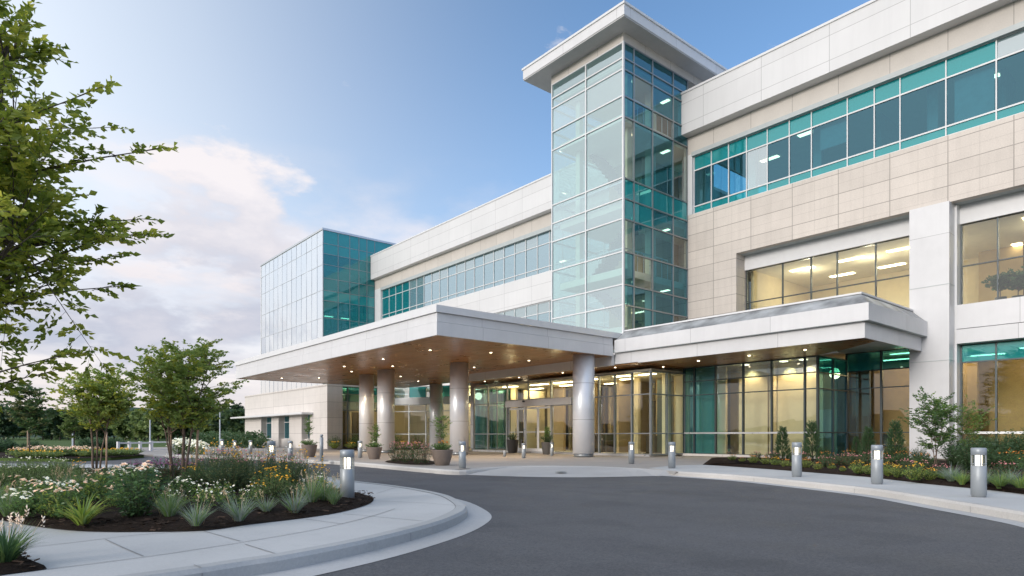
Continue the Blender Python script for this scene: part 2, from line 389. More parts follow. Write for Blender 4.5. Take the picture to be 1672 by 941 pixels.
for (x,y) in ((32.2,5.4),(34.6,6.4),(34.6,3.0),(33.0,1.2),(36.4,5.2),(32.6,10.8),(35.0,12.0),(36.2,8.6)): ceiling_light(hosp, x, y, 4.8, 0.22, 1.3)
for (x,y) in ((32.4,15.2),(33.4,8.0),(33.6,2.0),(33.8,18.0)): ceiling_light(hosp, x, y, 16.4, 0.3, 1.0, 'dim_light')

def fill_or_downlight(parent, x, y, z, e, spot=False, c=(1.0,0.80,0.50)):  # spots belong to the wall downlights; points are added fill without a fixture
    ld = bpy.data.lights.new('fill_or_downlight', 'SPOT' if spot else 'POINT'); ld.energy = e; ld.color = c; ld.shadow_soft_size = 0.06 if spot else 0.25
    if spot: ld.spot_size = R(110); ld.spot_blend = 0.7
    o = bpy.data.objects.new('fill_or_downlight', ld); COL.objects.link(o); o.location = (x,y,z); o.parent = parent
for (x,y) in ((33,15.5),(33,12.5),(33,10.2),(33,6.0),(33,2.5)): fill_or_downlight(hosp, x, y, 8.9, 24 if y > 9 else 8, c=(1.0,0.87,0.64))  # added fill points to brighten the upper bays
for (x,y) in ((32.6,11.0),(33.6,9.4),(33,5.4),(33,2.0)): fill_or_downlight(hosp, x, y, 4.1, 17, c=(1.0,0.74,0.40))  # added fill points for the ground-floor rooms
for y in (13.5,14.4,16.3): fill_or_downlight(hosp, 28.62, y, 4.36, 45, True)
# ================================================================== entrance vestibule
vest = thing('entrance_vestibule', 'glazed entrance vestibule with sliding doors and warm lit lobby under the canopy', 'entrance')
XV = 24.8
zv = [0.1,1.12,3.02,4.12]
curtain(vest, 'curtain_wall', (XV,0), WX, NX, [19.2,20.35,21.45,22.5,24.35], zv, lambda i,j: 3, GL, M['mid_alu'], 0.07, 0.06, 0.06)
curtain(vest, 'curtain_wall', (XV,0), WX, NX, [24.35,26.1], [0.1,1.12,2.7,3.1,4.12], lambda i,j: 3, GL, M['mid_alu'], 0.07, 0.05, 0.06)
curtain(vest, 'curtain_wall', (XV,0), WX, NX, [30.0,31.9,33.4], zv, lambda i,j: 3, GL, M['mid_alu'], 0.07, 0.06, 0.06)
curtain(vest, 'transom_window', (XV,0), WX, NX, [26.1,28.05,30.0], [3.14,4.12], lambda i,j: 3, GL, M['mid_alu'], 0.06, 0.05, 0.05)
curtain(vest, 'curtain_wall', (XV,19.2), WY, NY, [0.0,1.25,2.7], zv, lambda i,j: 3, GL, M['mid_alu'], 0.07, 0.06, 0.06)
curtain(vest, 'curtain_wall', (XV,33.4), WY, (0,1), [0.0,1.9,3.8], zv, lambda i,j: 0, GL, M['mid_alu'], 0.07, 0.06, 0.06)
part(vest, 'door_header', M['white_trim'], (XV-0.16,XV+0.2,24.4,30.0,2.72,3.10), bevel=0.01)
part(vest, 'security_camera', M['dark_alu'], (XV-0.3,XV-0.17,28.2,28.28,2.98,3.06))
def leaf(y0, y1, off, m='white_trim'):
    g = MB(); g.face([(XV+off,y0+0.06,0.14),(XV+off,y1-0.06,0.14),(XV+off,y1-0.06,2.6),(XV+off,y0+0.06,2.6)], 0)
    d = g.build('door', M['g_clear'], vest)
    f = MB()
    f.box(XV+off-0.025,XV+off+0.025,y0,y0+0.07,0.1,2.68); f.box(XV+off-0.025,XV+off+0.025,y1-0.07,y1,0.1,2.68)
    f.box(XV+off-0.023,XV+off+0.023,y0+0.07,y1-0.07,2.56,2.677); f.box(XV+off-0.023,XV+off+0.023,y0+0.07,y1-0.07,0.102,0.28); f.box(XV+off-0.022,XV+off+0.022,y0+0.07,y1-0.07,1.2,1.26)
    f.build('door_frame', M[m], d)
    h = MB(); h.box(XV+off-0.08,XV+off-0.05,y0+0.09,y0+0.12,0.95,1.45); h.build('handle', M['dark_alu'], d)
leaf(26.12,27.2,0.0); leaf(27.22,28.3,0.0); leaf(28.42,29.1,0.09,'alu'); leaf(29.12,29.96,0.09,'alu')
part(vest, 'door_post', M['alu'], (XV-0.05,XV+0.12,28.31,28.41,0.1,2.72), (XV-0.05,XV+0.1,26.05,26.12,0.1,2.72), (XV-0.05,XV+0.1,29.97,30.06,0.1,2.72))
part(vest, 'threshold', M['alu'], (XV-0.12,XV+0.2,19.2,33.4,0.0,0.1))
part(vest, 'lobby_floor', M['beige'], (XV+0.25,31.5,19.4,33.2,0.02,0.06))
part(vest, 'lobby_ceiling', M['ceiling'], (XV+0.1,31.5,19.25,33.3,4.15,4.25))
part(vest, 'lobby_wall', M['tan'], (31.0,31.2,19.3,33.3,0.06,4.15), (28.6,28.8,26.3,27.6,0.06,4.15), (28.6,28.8,29.0,30.2,0.06,4.15), (27.6,30.9,23.6,23.75,0.06,4.15), (28.2,28.4,20.9,21.5,0.06,4.15), (28.2,31.0,19.3,19.4,0.06,4.15))
part(vest, 'lobby_wall', M['cream'], (30.2,30.4,24.0,25.6,0.06,4.15), (28.9,29.2,30.4,30.8,0.06,4.15), (27.2,27.4,21.9,22.2,0.06,4.15), (26.6,26.8,19.5,19.9,0.06,4.15), (29.6,29.9,27.8,28.4,0.06,4.15), (26.9,27.1,31.7,32.2,0.06,4.15), (26.5,26.6,25.1,25.5,0.06,4.15))
part(vest, 'lobby_wall', M['dark_room'], (30.7,30.9,26.0,26.4,0.06,4.1), (30.7,30.9,28.6,29.0,0.06,4.1), (27.0,27.2,20.2,20.5,0.06,4.0), (28.0,28.2,32.4,33.0,0.06,4.1), (29.4,29.6,30.8,31.6,0.06,3.2), (29.6,29.8,22.3,23.0,0.06,3.0), (27.3,27.45,24.6,24.8,0.06,2.6), (28.58,28.6,26.7,26.95,0.6,2.4))
sl_ = MB(); sd_ = MB()
for i in range(34):
    y = 19.8+i*0.40; (sl_ if i % 3 else sd_).box(30.85,30.98,y,y+(0.09 if i % 3 else 0.2),0.06,4.1)
sl_.build('wall_slat', M['dark_room'], vest); sd_.build('wall_slat', M['cream'], vest)
part(vest, 'reception_desk', M['dark_room'], (27.6,28.5,24.5,26.0,0.06,1.1), (27.6,28.3,20.8,21.7,0.06,1.0))
for (x,y,sx,sy) in ((26.4,28.9,0.3,1.4),(26.4,26.8,0.3,1.4),(28.2,28.0,0.3,1.6),(26.2,24.6,0.3,1.2),(26.0,22.0,0.3,1.0),(26.2,20.5,0.3,0.9),(27.6,22.8,0.3,1.2),(26.2,31.4,0.3,1.2),(28.6,31.6,0.3,1.2),(29.2,25.4,0.3,1.2)):
    ceiling_light(vest, x, y, 4.15, sx, sy)

for (x,y) in ((26.4,31.8),(27.2,28.2),(26.4,24.4),(26.4,21.4)): fill_or_downlight(vest, x, y, 3.7, 12, c=(1.0,0.78,0.46))  # added fill points to warm and brighten the lobby
# ================================================================== left wing
wing = thing('hospital_wing', 'set back white panelled wing with two bands of pale blue strip windows behind tower', 'building')
XL = 31.7; YB, YC = 25.4, 59.9
part(wing, 'parapet', M['white_panel'], (XL-0.5,33.5,YB,YC-0.05,17.1,19.45))
part(wing, 'coping', M['white_trim'], (XL-0.55,33.56,YB,YC-0.05,19.45,19.56))
part(wing, 'frieze', M['beige'], (XL,33.5,YB,YC-0.05,16.1,17.1))
part(wing, 'window_head', M['grey_trim'], (XL-0.07,XL+0.25,YB,58.6,15.82,16.12))
part(wing, 'pilaster', M['white_trim'], (XL-0.02,XL+0.4,58.6,YC-0.05,7.9,16.1))
part(wing, 'spandrel', M['white_panel'], (XL,XL+0.35,YB,58.6,10.8,12.9))
part(wing, 'lower_wall', M['white_panel'], (XL,XL+0.35,YB,YC-0.05,0,8.0))
uw = [YB+0.02]+[27.2+1.3*i for i in range(24)]+[58.55]
curtain(wing, 'strip_window', (XL+0.15,0), WX, NX, uw, [12.93,13.3,15.0,15.85], lambda i,j: (6 if i > 20 else 2 if j == 2 and i % 3 else 5), GL, M['white_trim'], 0.05, 0.06, 0.05)  # bays beside the glass block darker: its reflection put into the pane colour
curtain(wing, 'strip_window', (XL+0.15,0), WX, NX, uw, [8.05,8.5,10.0,10.77], lambda i,j: 2 if j == 2 else 5, GL, M['white_trim'], 0.05, 0.06, 0.05)
part(wing, 'upper_floor', M['ceiling'], (XL+0.5,44,YB,YC-0.1,16.4,16.6), (XL+0.5,44,YB,YC-0.1,11.0,11.2))
part(wing, 'upper_floor', M['carpet'], (XL+0.4,44,YB,YC-0.1,12.5,12.7), (XL+0.4,44,YB,YC-0.1,7.7,7.9))
part(wing, 'back_wall', M['interior_grey'], (37,37.2,YB,YC-0.1,7.9,16.4))
part(wing, 'roof', M['roof'], (XL,45,YB,YC-0.1,18.4,18.6))
part(wing, 'rear_wall', M['white_panel'], (44.7,45,YB,YC-0.1,0,18.4))
for y in (28,34,40,46,52): ceiling_light(wing, 33.6, y, 16.4, 0.3, 1.4, 'dim_light')
for (x,y) in ((22.8,48.6),(25.2,48.6),(30.6,42.5),(30.6,38.4),(30.6,35)): fill_or_downlight(wing, x, y, 4.4, 45, c=(1.0,0.80,0.5))  # fill points added behind glazing that came out too dark
# concave ground-floor glazing between wing and vestibule
cpts = [(26.5,47.0),(28.0,44.2),(29.2,41.2),(29.9,38.0),(29.9,35.0),(28.6,33.4)]
for k in range(len(cpts)-1):
    (xa,ya),(xb,yb) = cpts[k], cpts[k+1]
    L = math.hypot(xb-xa, yb-ya); u = ((xb-xa)/L, (yb-ya)/L); n = (u[1], -u[0])
    if n[0] > 0: n = (-n[0], -n[1])
    curtain(wing, 'ground_window', (xa,ya), u, n, [0.0,L/2,L], [0.1,1.15,3.0,3.55], lambda i,j: 3, GL, M['mid_alu'], 0.07, 0.06, 0.05)
    curtain(wing, 'upper_window', (xa,ya), u, n, [0.0,L/2,L], [4.12,5.0], lambda i,j: 1 if i else 2, GL, M['mid_alu'], 0.05, 0.05, 0.03)
    b = MB(); b.obox((xa,ya), u, n, -0.02, L+0.02, -0.15, 0.12, 3.58, 4.09); b.build('white_band', M['white_trim'], wing)
curtain(wing, 'ground_window', (21.1,47.0), WY, NY, [0.0,1.4,2.7,4.0,5.4], [0.1,1.15,3.0,3.7,4.3,5.0], lambda i,j: (1 if j == 4 else 0 if j == 3 else 2 if j == 2 else 3), GL, M['mid_alu'], 0.07, 0.06, 0.05)
part(wing, 'room_floor', M['carpet'], (21.2,31.6,47.1,58,0.02,0.08))
part(wing, 'room_wall', M['tan'], (21.42,21.5,47.1,53,0.08,4.95))
part(wing, 'room_wall', M['cream'], (23.2,23.4,49,52,0.08,4.9), (21.2,31.6,53,53.2,0.08,4.9), (26.2,26.6,47.6,47.9,0.08,4.9), (31.3,31.5,33.6,47,0.08,4.9))
part(wing, 'room_wall', M['dark_room'], (24.4,25.6,50,50.2,0.08,3.0), (30.4,30.6,39,40.4,0.08,3.4), (30.6,30.8,36,36.8,0.08,3.4))
part(wing, 'room_ceiling', M['ceiling'], (21.2,31.6,47.1,53,5.0,5.1), (30.0,31.6,33.6,47,5.0,5.1))
part(wing, 'curtain', M['tan'], (21.5,21.9,47.35,47.45,0.1,3.0), (22.3,22.5,47.35,47.45,0.1,3.0), (23.9,24.3,47.35,47.45,0.1,3.0))
for (x,y) in ((22.6,48.6),(25.0,48.6),(30.6,43.0),(30.6,38.6),(30.6,35.4)): ceiling_light(wing, x, y, 5.0, 0.8, 0.3)

# ================================================================== glass tower
tower = thing('glass_tower', 'tall glass stair tower with overhanging flat white roof rising behind canopy', 'tower')
TX, TY0, TY1 = 24.2, 20.4, 25.4
zt = [6.0,7.4,8.4,10.0,11.6,12.6,13.6,16.6,17.6,18.9,19.45,20.2]
spand = {1,5,4,8,10}
curtain(tower, 'curtain_wall', (TX,0), WX, NX, [TY0,22.87,TY1], zt, lambda i,j: 2 if j in (0,1,4,5,8) else 7, GL, M['white_trim'], 0.07, 0.07, 0.05, jit=0.012)
def pick_t(i, j):
    if j in (5,): return 1
    if j in (9,10): return 0
    if j in (4,): return 1 if i < 2 else 0
    if j in (1,): return 0
    return 3 if (i+j) % 3 == 0 else 0
curtain(tower, 'curtain_wall', (TX,TY0), WY, NY, [0.04,0.78,2.26,4.0,5.28], zt, pick_t, GL, M['mid_alu'], 0.06, 0.07, 0.05)
part(tower, 'corner_post', M['white_trim'], (TX-0.06,TX+0.03,TY0-0.06,TY0+0.03,6.0,20.24))
part(tower, 'fascia_band', M['beige'], (TX-0.04,32.2,TY0-0.04,TY1+0.04,20.24,20.66))
rb = MB(); rb.box(TX-0.95,32.4,TY0-0.85,TY1+1.3,20.66,20.72)
ro = rb.build('roof_soffit', M['soffit_grey'], tower)
part(tower, 'roof', M['fascia'], (TX-0.98,32.45,TY0-0.88,TY1+1.33,20.72,21.22), bevel=0.015)
part(tower, 'roof_edge', M['white_trim'], (TX-1.03,32.5,TY0-0.93,TY1+1.38,21.22,21.33))
part(tower, 'rear_wall', M['white_panel'], (29.55,32.2,TY1-0.3,TY1-0.02,6.0,20.2), (31.9,32.2,TY0+0.1,TY1-0.3,6.0,20.2))
curtain(tower, 'curtain_wall', (TX,TY1), WY, (0,1), [0.04,2.6,5.3], zt, lambda i,j: 2, GL, M['white_trim'], 0.06, 0.07, 0.05)
part(tower, 'landing', M['ceiling'], *[(TX+0.25,31.8,TY0+0.25,TY1-0.35,z-0.35,z) for z in (6.4,9.3,12.6,16.9)])
part(tower, 'tower_ceiling', M['ceiling'], (TX+0.25,31.8,TY0+0.25,TY1-0.35,19.3,19.5))
part(tower, 'lift_core', M['tan'], (28.4,31.8,22.6,25.0,6.4,19.3))
part(tower, 'inner_column', M['ceiling'], (25.1,25.45,20.9,21.25,6.4,19.3), (27.4,27.8,21.2,21.6,6.4,19.3), (25.2,25.5,24.3,24.6,6.4,19.3))
st = MB()
for k, (z0, z1) in enumerate(((6.4,9.3),(9.3,12.6),(12.6,16.9))):
    for i in range(14):
        z = z0+(z1-z0)*(i+1)/15; y = 21.2+3.2*i/14 if k % 2 == 0 else 24.4-3.2*i/14
        st.box(26.1,27.2,y,y+0.27,z-0.2,z)
st.build('staircase', M['dark_room'], tower)
rl = MB()
for z in (9.3,12.6,16.9):
    rl.box(TX+0.45,28.2,TY0+0.32,TY0+0.36,z+1.0,z+1.06); rl.box(TX+0.40,TX+0.44,TY0+0.4,TY1-0.5,z+1.0,z+1.06)
    for i in range(8): rl.box(TX+0.5+i*0.5,TX+0.53+i*0.5,TY0+0.325,TY0+0.355,z,z+1.0)
rl.build('railing', M['alu'], tower)
for z in (9.3-0.35,12.6-0.35,16.9-0.35,19.3):
    for (x,y) in ((25.9,21.5),(28.9,21.4)): ceiling_light(tower, x, y, z, 0.22, 0.5, 'dim_light')

# ================================================================== far glass block
cube = thing('glass_office_block', 'far glass box block with pale mirrored long side and deep teal end', 'building')
BX, BY, BY2 = 26.06, 59.9, 77.4
zc = [0.2,2.6,4.3,5.9,7.6,9.3,10.8,12.6,14.3,15.3,16.5,17.85,18.9,19.9,21.2]
ul = [BY+(BY2-BY)*i/13 for i in range(14)]
zl = [0.2,2.6,5.0,7.6,10.3,12.6,15.3,17.8,19.8,21.2]
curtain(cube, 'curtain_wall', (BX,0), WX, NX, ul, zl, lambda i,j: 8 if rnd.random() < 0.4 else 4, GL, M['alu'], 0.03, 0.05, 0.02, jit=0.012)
def pick_c(i, j): return 1 if j > 11 or j in (8,5) else 6
xr = [0.04]+[x_on_y(p, BY)-BX for p in (552,571,586,599)]+[5.62]
xr = sorted(xr)+[8.2,10.8]
curtain(cube, 'curtain_wall', (BX,BY), WY, NY, xr, zc, pick_c, GL, M['mid_alu'], 0.05, 0.05, 0.03, jit=0.012)
part(cube, 'end_wall', M['white_panel'], (36.9,48,BY,BY+0.3,0,21.2), (BX,48,BY2,BY2+0.3,0,21.2), (47.7,48,BY+0.3,BY2,0,21.2))
part(cube, 'parapet', M['alu'], (BX-0.06,48.02,BY-0.06,BY2+0.32,21.2,21.4))
part(cube, 'floor_slab', M['ceiling'], *[(BX+0.3,47,BY+0.3,BY2-0.3,z-0.5,z) for z in (5.0,9.3,13.6,17.85)])
part(cube, 'roof', M['roof'], (BX+0.1,47.5,BY+0.1,BY2-0.1,20.6,20.9))
part(cube, 'inner_wall', M['interior_grey'], (30.5,30.8,BY+0.6,BY2-0.5,0.2,20.6))
for z in (9.3,13.6): 
    for x in (27.4,29.2): ceiling_light(cube, x, BY+1.6, z-0.5, 0.9, 0.3, 'dim_light')

# ================================================================== low stone annex
annex = thing('stone_annex', 'low pale limestone annex with three recessed windows beyond the canopy', 'building')
AX, AY, AY2, AZ = 20.5, 46.3, 65.7, 4.85
ops = [(49.6,51.3),(54.0,56.5),(58.3,61.0)]
w = MB(); y = AY
for (a, b) in ops:
    w.box(AX,AX+0.9,y,a,0,2.75); y = b
w.box(AX,AX+0.9,y,AY2,0,2.75); w.box(AX,AX+0.9,AY,AY2,2.75,AZ)
for (a, b) in ops: w.box(AX+0.25,AX+0.9,a,b,0,0.75)
w.box(AX+0.9,25.9,AY2-0.4,AY2,0,AZ); w.box(AX+0.902,21.75,AY+0.01,AY+0.69,0,AZ)
w.build('stone_wall', M['annex_stone'], annex)
part(annex, 'coping', M['annex_stone'], (AX-0.05,25.95,AY-0.05,AY2+0.05,AZ,AZ+0.1))
part(annex, 'ledge', M['white_trim'], (AX-0.95,AX-0.01,48.9,67.2,2.72,2.86))
for (a, b) in ops:
    curtain(annex, 'window', (AX+0.55,0), WX, NX, [a,(a+b)/2,b], [0.76,2.2,2.74], lambda i,j: 0, GL, M['white_trim'], 0.07, 0.06, 0.04)
part(annex, 'room_wall', M['cream'], (AX+2.2,AX+2.3,47.2,65,0,4.6))
for y in (50.4,55.2,59.6): ceiling_light(annex, AX+1.5, y, 4.4, 0.4, 0.9, 'dim_light')

# ================================================================== entrance canopy
m, nt, out = new_mat('soffit_wood')
sp = nd(nt, 'ShaderNodeSeparateXYZ'); nt.links.new(position(nt), sp.inputs[0])
cb = nd(nt, 'ShaderNodeCombineXYZ'); nt.links.new(sp.outputs[1], cb.inputs[0]); nt.links.new(sp.outputs[0], cb.inputs[1])
bk = brick(nt, cb.outputs[0], 3.6, 0.16, 0.006, 0.37, 0, 0, (0.47,0.225,0.080), (0.36,0.165,0.055)); bk.inputs['Mortar'].default_value = (0.04,0.02,0.01,1)
mp = nd(nt, 'ShaderNodeMapping'); mp.inputs['Scale'].default_value = (0.6,14,1); nt.links.new(cb.outputs[0], mp.inputs[0])
k = maprange(nt, noise(nt, mp.outputs[0], 1.6, 6), 0.3, 0.7, 0.72, 1.2)
s_ = nd(nt, 'ShaderNodeVectorMath', operation='SCALE'); nt.links.new(bk.outputs['Color'], s_.inputs[0]); nt.links.new(k, s_.inputs['Scale'])
principled(nt, out, s_.outputs[0], maprange(nt, noise(nt, position(nt), 1.3, 4), 0.3, 0.7, 0.24, 0.42), 0.0, 0.6)
M['wood'] = m
can = thing('entrance_canopy', 'broad white entrance canopy with wood soffit and round metal columns', 'canopy')
KX, KX2, KY, KY2, KZ, KT = 13.4, 31.6, 20.4, 44.9, 4.85, 5.96
part(can, 'soffit', M['wood'], (KX+0.12,23.5,KY+0.12,KY2-0.12,KZ,KZ+0.06), (23.5,26.4,33.5,KY2-0.12,KZ,KZ+0.06))
part(can, 'lower_fascia', M['fascia'], (KX,KX+0.11,KY,KY2,KZ-0.02,5.34), (KX+0.11,23.48,KY,KY+0.11,KZ-0.02,5.34), (KX+0.11,26.4,KY2-0.11,KY2,KZ-0.02,5.34))
part(can, 'middle_fascia', M['fascia'], (KX+0.03,KX+0.12,KY+0.03,KY2-0.03,5.355,5.69), (KX+0.12,23.48,KY+0.03,KY+0.12,5.355,5.69), (KX+0.12,26.4,KY2-0.12,KY2-0.03,5.355,5.69))
part(can, 'roof_edge', M['white_trim'], (KX-0.06,KX+0.4,KY-0.06,KY2+0.06,5.70,5.97), (KX+0.4,24.4,KY-0.06,KY+0.4,5.70,5.97), (KX+0.4,26.5,KY2-0.4,KY2+0.06,5.70,5.97))
part(can, 'roof', M['roof'], (KX+0.4,24.1,KY+0.4,KY2-0.4,5.75,5.9), (24.1,KX2,25.6,KY2-0.4,5.75,5.9))
part(can, 'inner_beam', M['fascia'], (23.5,23.7,20.52,33.4,4.40,4.92))
part(can, 'lobby_soffit', M['wood'], (23.7,27.4,19.1,33.4,4.40,4.46))
def column(x, y, r, top):
    b = MB(); b.lathe([(r,0.16),(r,top)], (x,y), 40)
    c = b.build('column', M['steel'], can)
    k = MB(); k.lathe([(r-0.05,0.0),(r-0.05,0.17)], (x,y), 40); k.build('column_base', M['mid_alu'], c)
for (x, y, r, t) in ((22.2,21.15,0.52,KZ),(19.6,27.7,0.5,KZ),(18.4,33.4,0.5,KZ),(18.9,36.8,0.46,KZ),(26.0,34.6,0.48,KZ),(26.2,40.0,0.48,KZ)):
    column(x, y, r, t)
dl = [(15.6,24.3),(15.6,28.6),(15.6,33),(15.6,42.4),(18.2,23.2),(17.6,31.2),(17.2,35.4),(17.4,40.6),(21.6,24.4),(21.4,28.8),(21.0,36.2),(23.8,38.6)]
for (x, y) in dl:
    b = MB(); b.lathe([(0.085,KZ-0.012),(0.085,KZ-0.003)], (x,y), 16); t = b.build('downlight', M['alu'], can)
    b = MB(); b.lathe([(0.055,KZ-0.022),(0.055,KZ-0.0125)], (x,y), 16); b.build('lens', M['lamp'], t)
    if (x, y) in dl[::2]:
        ld = bpy.data.lights.new('downlight_lamp','SPOT'); ld.energy = 125; ld.color = (1.0,0.76,0.48); ld.spot_size = R(125); ld.spot_blend = 0.8; ld.shadow_soft_size = 0.1
        lo_ = bpy.data.objects.new('downlight_lamp', ld); COL.objects.link(lo_); lo_.location = (x,y,KZ-0.06); lo_.parent = t
for (x, y) in [(24.3,21.0),(24.2,24.6),(24.2,28.2),(24.3,31.6),(25.9,19.3)]:
    b = MB(); b.lathe([(0.045,4.385),(0.045,4.397)], (x,y), 12); b.build('downlight', M['lamp'], can)

# ================================================================== side canopy
side = thing('side_canopy', 'white side canopy with sloping weathered zinc edge running to the white pier', 'canopy')
SY, SY2 = 8.95, 20.36
part(side, 'upper_fascia', M['fascia'], (23.5,23.62,SY,SY2,5.0,5.6), (23.62,29.28,SY,SY+0.12,5.0,5.6))
part(side, 'lower_fascia', M['fascia'], (23.7,23.8,SY+0.2,20.5,4.42,4.99), (23.8,29.28,SY+0.2,SY+0.3,4.42,4.99))
part(side, 'fascia_underside', M['grey_trim'], (23.5,23.7,SY,SY2,4.985,4.998), (23.7,29.28,SY,SY+0.2,4.985,4.998))
z = MB()
z.mesh([(23.54,SY+0.04,5.603),(23.54,20.3,5.603),(24.25,20.3,6.08),(24.25,SY+0.55,6.08),(29.28,SY+0.04,5.603),(29.28,SY+0.55,6.08)], [(0,3,2,1),(0,4,5,3)])
z.mesh([(24.25,SY+0.55,5.9),(24.25,20.3,5.9),(29.28,20.3,5.9),(29.28,SY+0.55,5.9)], [(0,1,2,3)])
z.build('zinc_edge', M['dark_roof'], side)
part(side, 'coping', M['white_trim'], (24.2,24.4,SY+0.5,20.36,6.08,6.15), (24.4,29.28,SY+0.5,SY+0.7,6.08,6.15))
b = MB(); b.prism([(23.8,9.3),(23.8,19.05),(27.4,19.05),(27.4,12.52),(26.6,11.2),(25.0,9.3)], 4.43, 4.49); b.build('soffit', M['wood'], side)
part(side, 'end_soffit', M['white_trim'], (23.8,30.3,SY+0.3,11.2,4.74,4.8), (27.4,30.3,11.2,12.5,4.74,4.8))
part(side, 'roof', M['roof'], (24.3,29.2,SY+0.7,20.2,5.7,5.8))
for y in (12.0,14.4,16.9):
    b = MB(); b.lathe([(0.055,4.415),(0.055,4.427)], (25.3,y), 12); b.build('downlight', M['lamp'], side)
# ------------------------------------------------------------------ ground
def smooth_poly(pts, n=4, closed=True):
    out = []; k = len(pts)
    for i in range(k if closed else k-1):
        p = [Vector((*pts[(i+j-1) % k], 0)) if closed else Vector((*pts[min(max(i+j-1,0),k-1)], 0)) for j in range(4)]
        for s in range(n):
            t = s/n
            q = 0.5*((2*p[1])+(-p[0]+p[2])*t+(2*p[0]-5*p[1]+4*p[2]-p[3])*t*t+(-p[0]+3*p[1]-3*p[2]+p[3])*t**3)
            out.append((q.x, q.y))
    if not closed: out.append(pts[-1])
    return out
def offset_line(pts, d):
    out = []; k = len(pts)
    for i in range(k):
        a, b = pts[max(i-1,0)], pts[min(i+1,k-1)]
        dx, dy = b[0]-a[0], b[1]-a[1]; L = math.hypot(dx, dy) or 1
        out.append((pts[i][0]-dy/L*d, pts[i][1]+dx/L*d))
    return out
def strip(mb, a, b, za, zb, m=0):
    for i in range(len(a)-1):
        mb.face([(*a[i],za),(*a[i+1],za),(*b[i+1],zb),(*b[i],zb)], m)
ZR = -0.13
m, nt, out = new_mat('asphalt'); pos = position(nt)
c = mix(nt, maprange(nt, noise(nt, pos, 0.35, 6, 0.65), 0.35, 0.65, 0, 1), (0.060,0.061,0.066), (0.092,0.093,0.099))
c = mix(nt, maprange(nt, noise(nt, pos, 34, 5, 0.85), 0.40, 0.66, 0, 0.75), c, (0.17,0.17,0.175))
c = mix(nt, maprange(nt, noise(nt, pos, 48, 4, 0.85), 0.52, 0.68, 0, 0.8), c, (0.025,0.025,0.028))
mp = nd(nt, 'ShaderNodeMapping'); mp.inputs['Scale'].default_value = (0.9,0.12,1); mp.inputs['Rotation'].default_value = (0,0,0.9); nt.links.new(pos, mp.inputs[0])
c = mix(nt, maprange(nt, noise(nt, mp.outputs[0], 1.2, 4), 0.5, 0.75, 0, 0.35), c, (0.048,0.049,0.053))
c = mix(nt, maprange(nt, noise(nt, pos, 0.9, 3), 0.56, 0.62, 0, 0.22), c, (0.045,0.046,0.050))
principled(nt, out, c, maprange(nt, noise(nt, pos, 0.7, 4), 0.3, 0.7, 0.58, 0.80), 0, 0.4, noise(nt, pos, 140, 2), 0.6, 0.006); M['asphalt'] = m
def concrete(name, base, grain=0.05):
    m, nt, out = new_mat(name); pos = position(nt)
    a = maprange(nt, noise(nt, pos, 0.6, 5), 0.3, 0.7, 0.90, 1.07)
    b = maprange(nt, noise(nt, pos, 38, 5, 0.7), 0.3, 0.7, 1-grain, 1+grain)
    k = math_(nt, 'MULTIPLY', a, b)
    st = maprange(nt, noise(nt, pos, 2.2, 7, 0.7), 0.58, 0.78, 1.0, 0.86); k = math_(nt, 'MULTIPLY', k, st)
    s = nd(nt, 'ShaderNodeVectorMath', operation='SCALE'); s.inputs[0].default_value = base; nt.links.new(k, s.inputs['Scale'])
    principled(nt, out, s.outputs[0], 0.82, 0, 0.3, noise(nt, pos, 60, 3), 0.25, 0.006); M[name] = m
concrete('walk_concrete', (0.52,0.52,0.51)); concrete('kerb_concrete', (0.42,0.425,0.42), 0.08); concrete('gutter_concrete', (0.46,0.46,0.455), 0.07)
concrete('plaza_concrete', (0.40,0.365,0.33)); concrete('joint_concrete', (0.30,0.30,0.30)); concrete('warm_kerb', (0.53,0.51,0.48), 0.08); concrete('apron_concrete', (0.50,0.485,0.465), 0.06)
m, nt, out = new_mat('turf'); pos = position(nt)
c = mix(nt, maprange(nt, noise(nt, pos, 0.08, 5), 0.3, 0.7, 0, 1), (0.065,0.115,0.028), (0.115,0.16,0.05))
c = mix(nt, maprange(nt, noise(nt, pos, 9, 5, 0.7), 0.4, 0.7, 0, 0.5), c, (0.05,0.09,0.022))
principled(nt, out, c, 0.9, 0, 0.15, noise(nt, pos, 30, 4), 0.6, 0.05); M['turf'] = m
m, nt, out = new_mat('mulch'); pos = position(nt)
c = mix(nt, maprange(nt, noise(nt, pos, 34, 5, 0.75), 0.35, 0.68, 0, 1), (0.013,0.009,0.007), (0.055,0.036,0.026))
principled(nt, out, c, 0.92, 0, 0.15, noise(nt, pos, 40, 6, 0.75), 1.0, 0.05); M['mulch'] = m

def structure(name, mb, mats): return tag(mb.build(name, mats), kind='structure')
b = MB(); b.face([(-1800,-1800,-0.22),(1800,-1800,-0.22),(1800,1800,-0.22),(-1800,1800,-0.22)]); structure('ground', b, M['turf'])
b = MB(); b.face([(-30,-25,ZR),(27,-25,ZR),(27,60,ZR),(-30,60,ZR)]); structure('road', b, M['asphalt'])

# island with footpath
edge_px = [(330,929),(400,918),(467,908),(567,889),(639,873),(711,854),(748,840),(763,829),(754,819),(730,808),(687,799),(639,792),(589,786.5),(545,780),(480,772.5),(400,766),(250,760),(120,757.5),(0,756.5)]
edge = [ground(x,y) for x,y in edge_px]
lead = [ground(-420,1030),ground(-120,990),ground(60,966),ground(200,947)]
edge_s = smooth_poly(lead+edge, 5, False)
island = edge_s+[(-16,44),(-40,40),(-40,-8),(-6,-8)]
b = MB(); kin = offset_line(edge_s, 0.16); im = max(range(len(edge_s)), key=lambda i: edge_s[i][0])
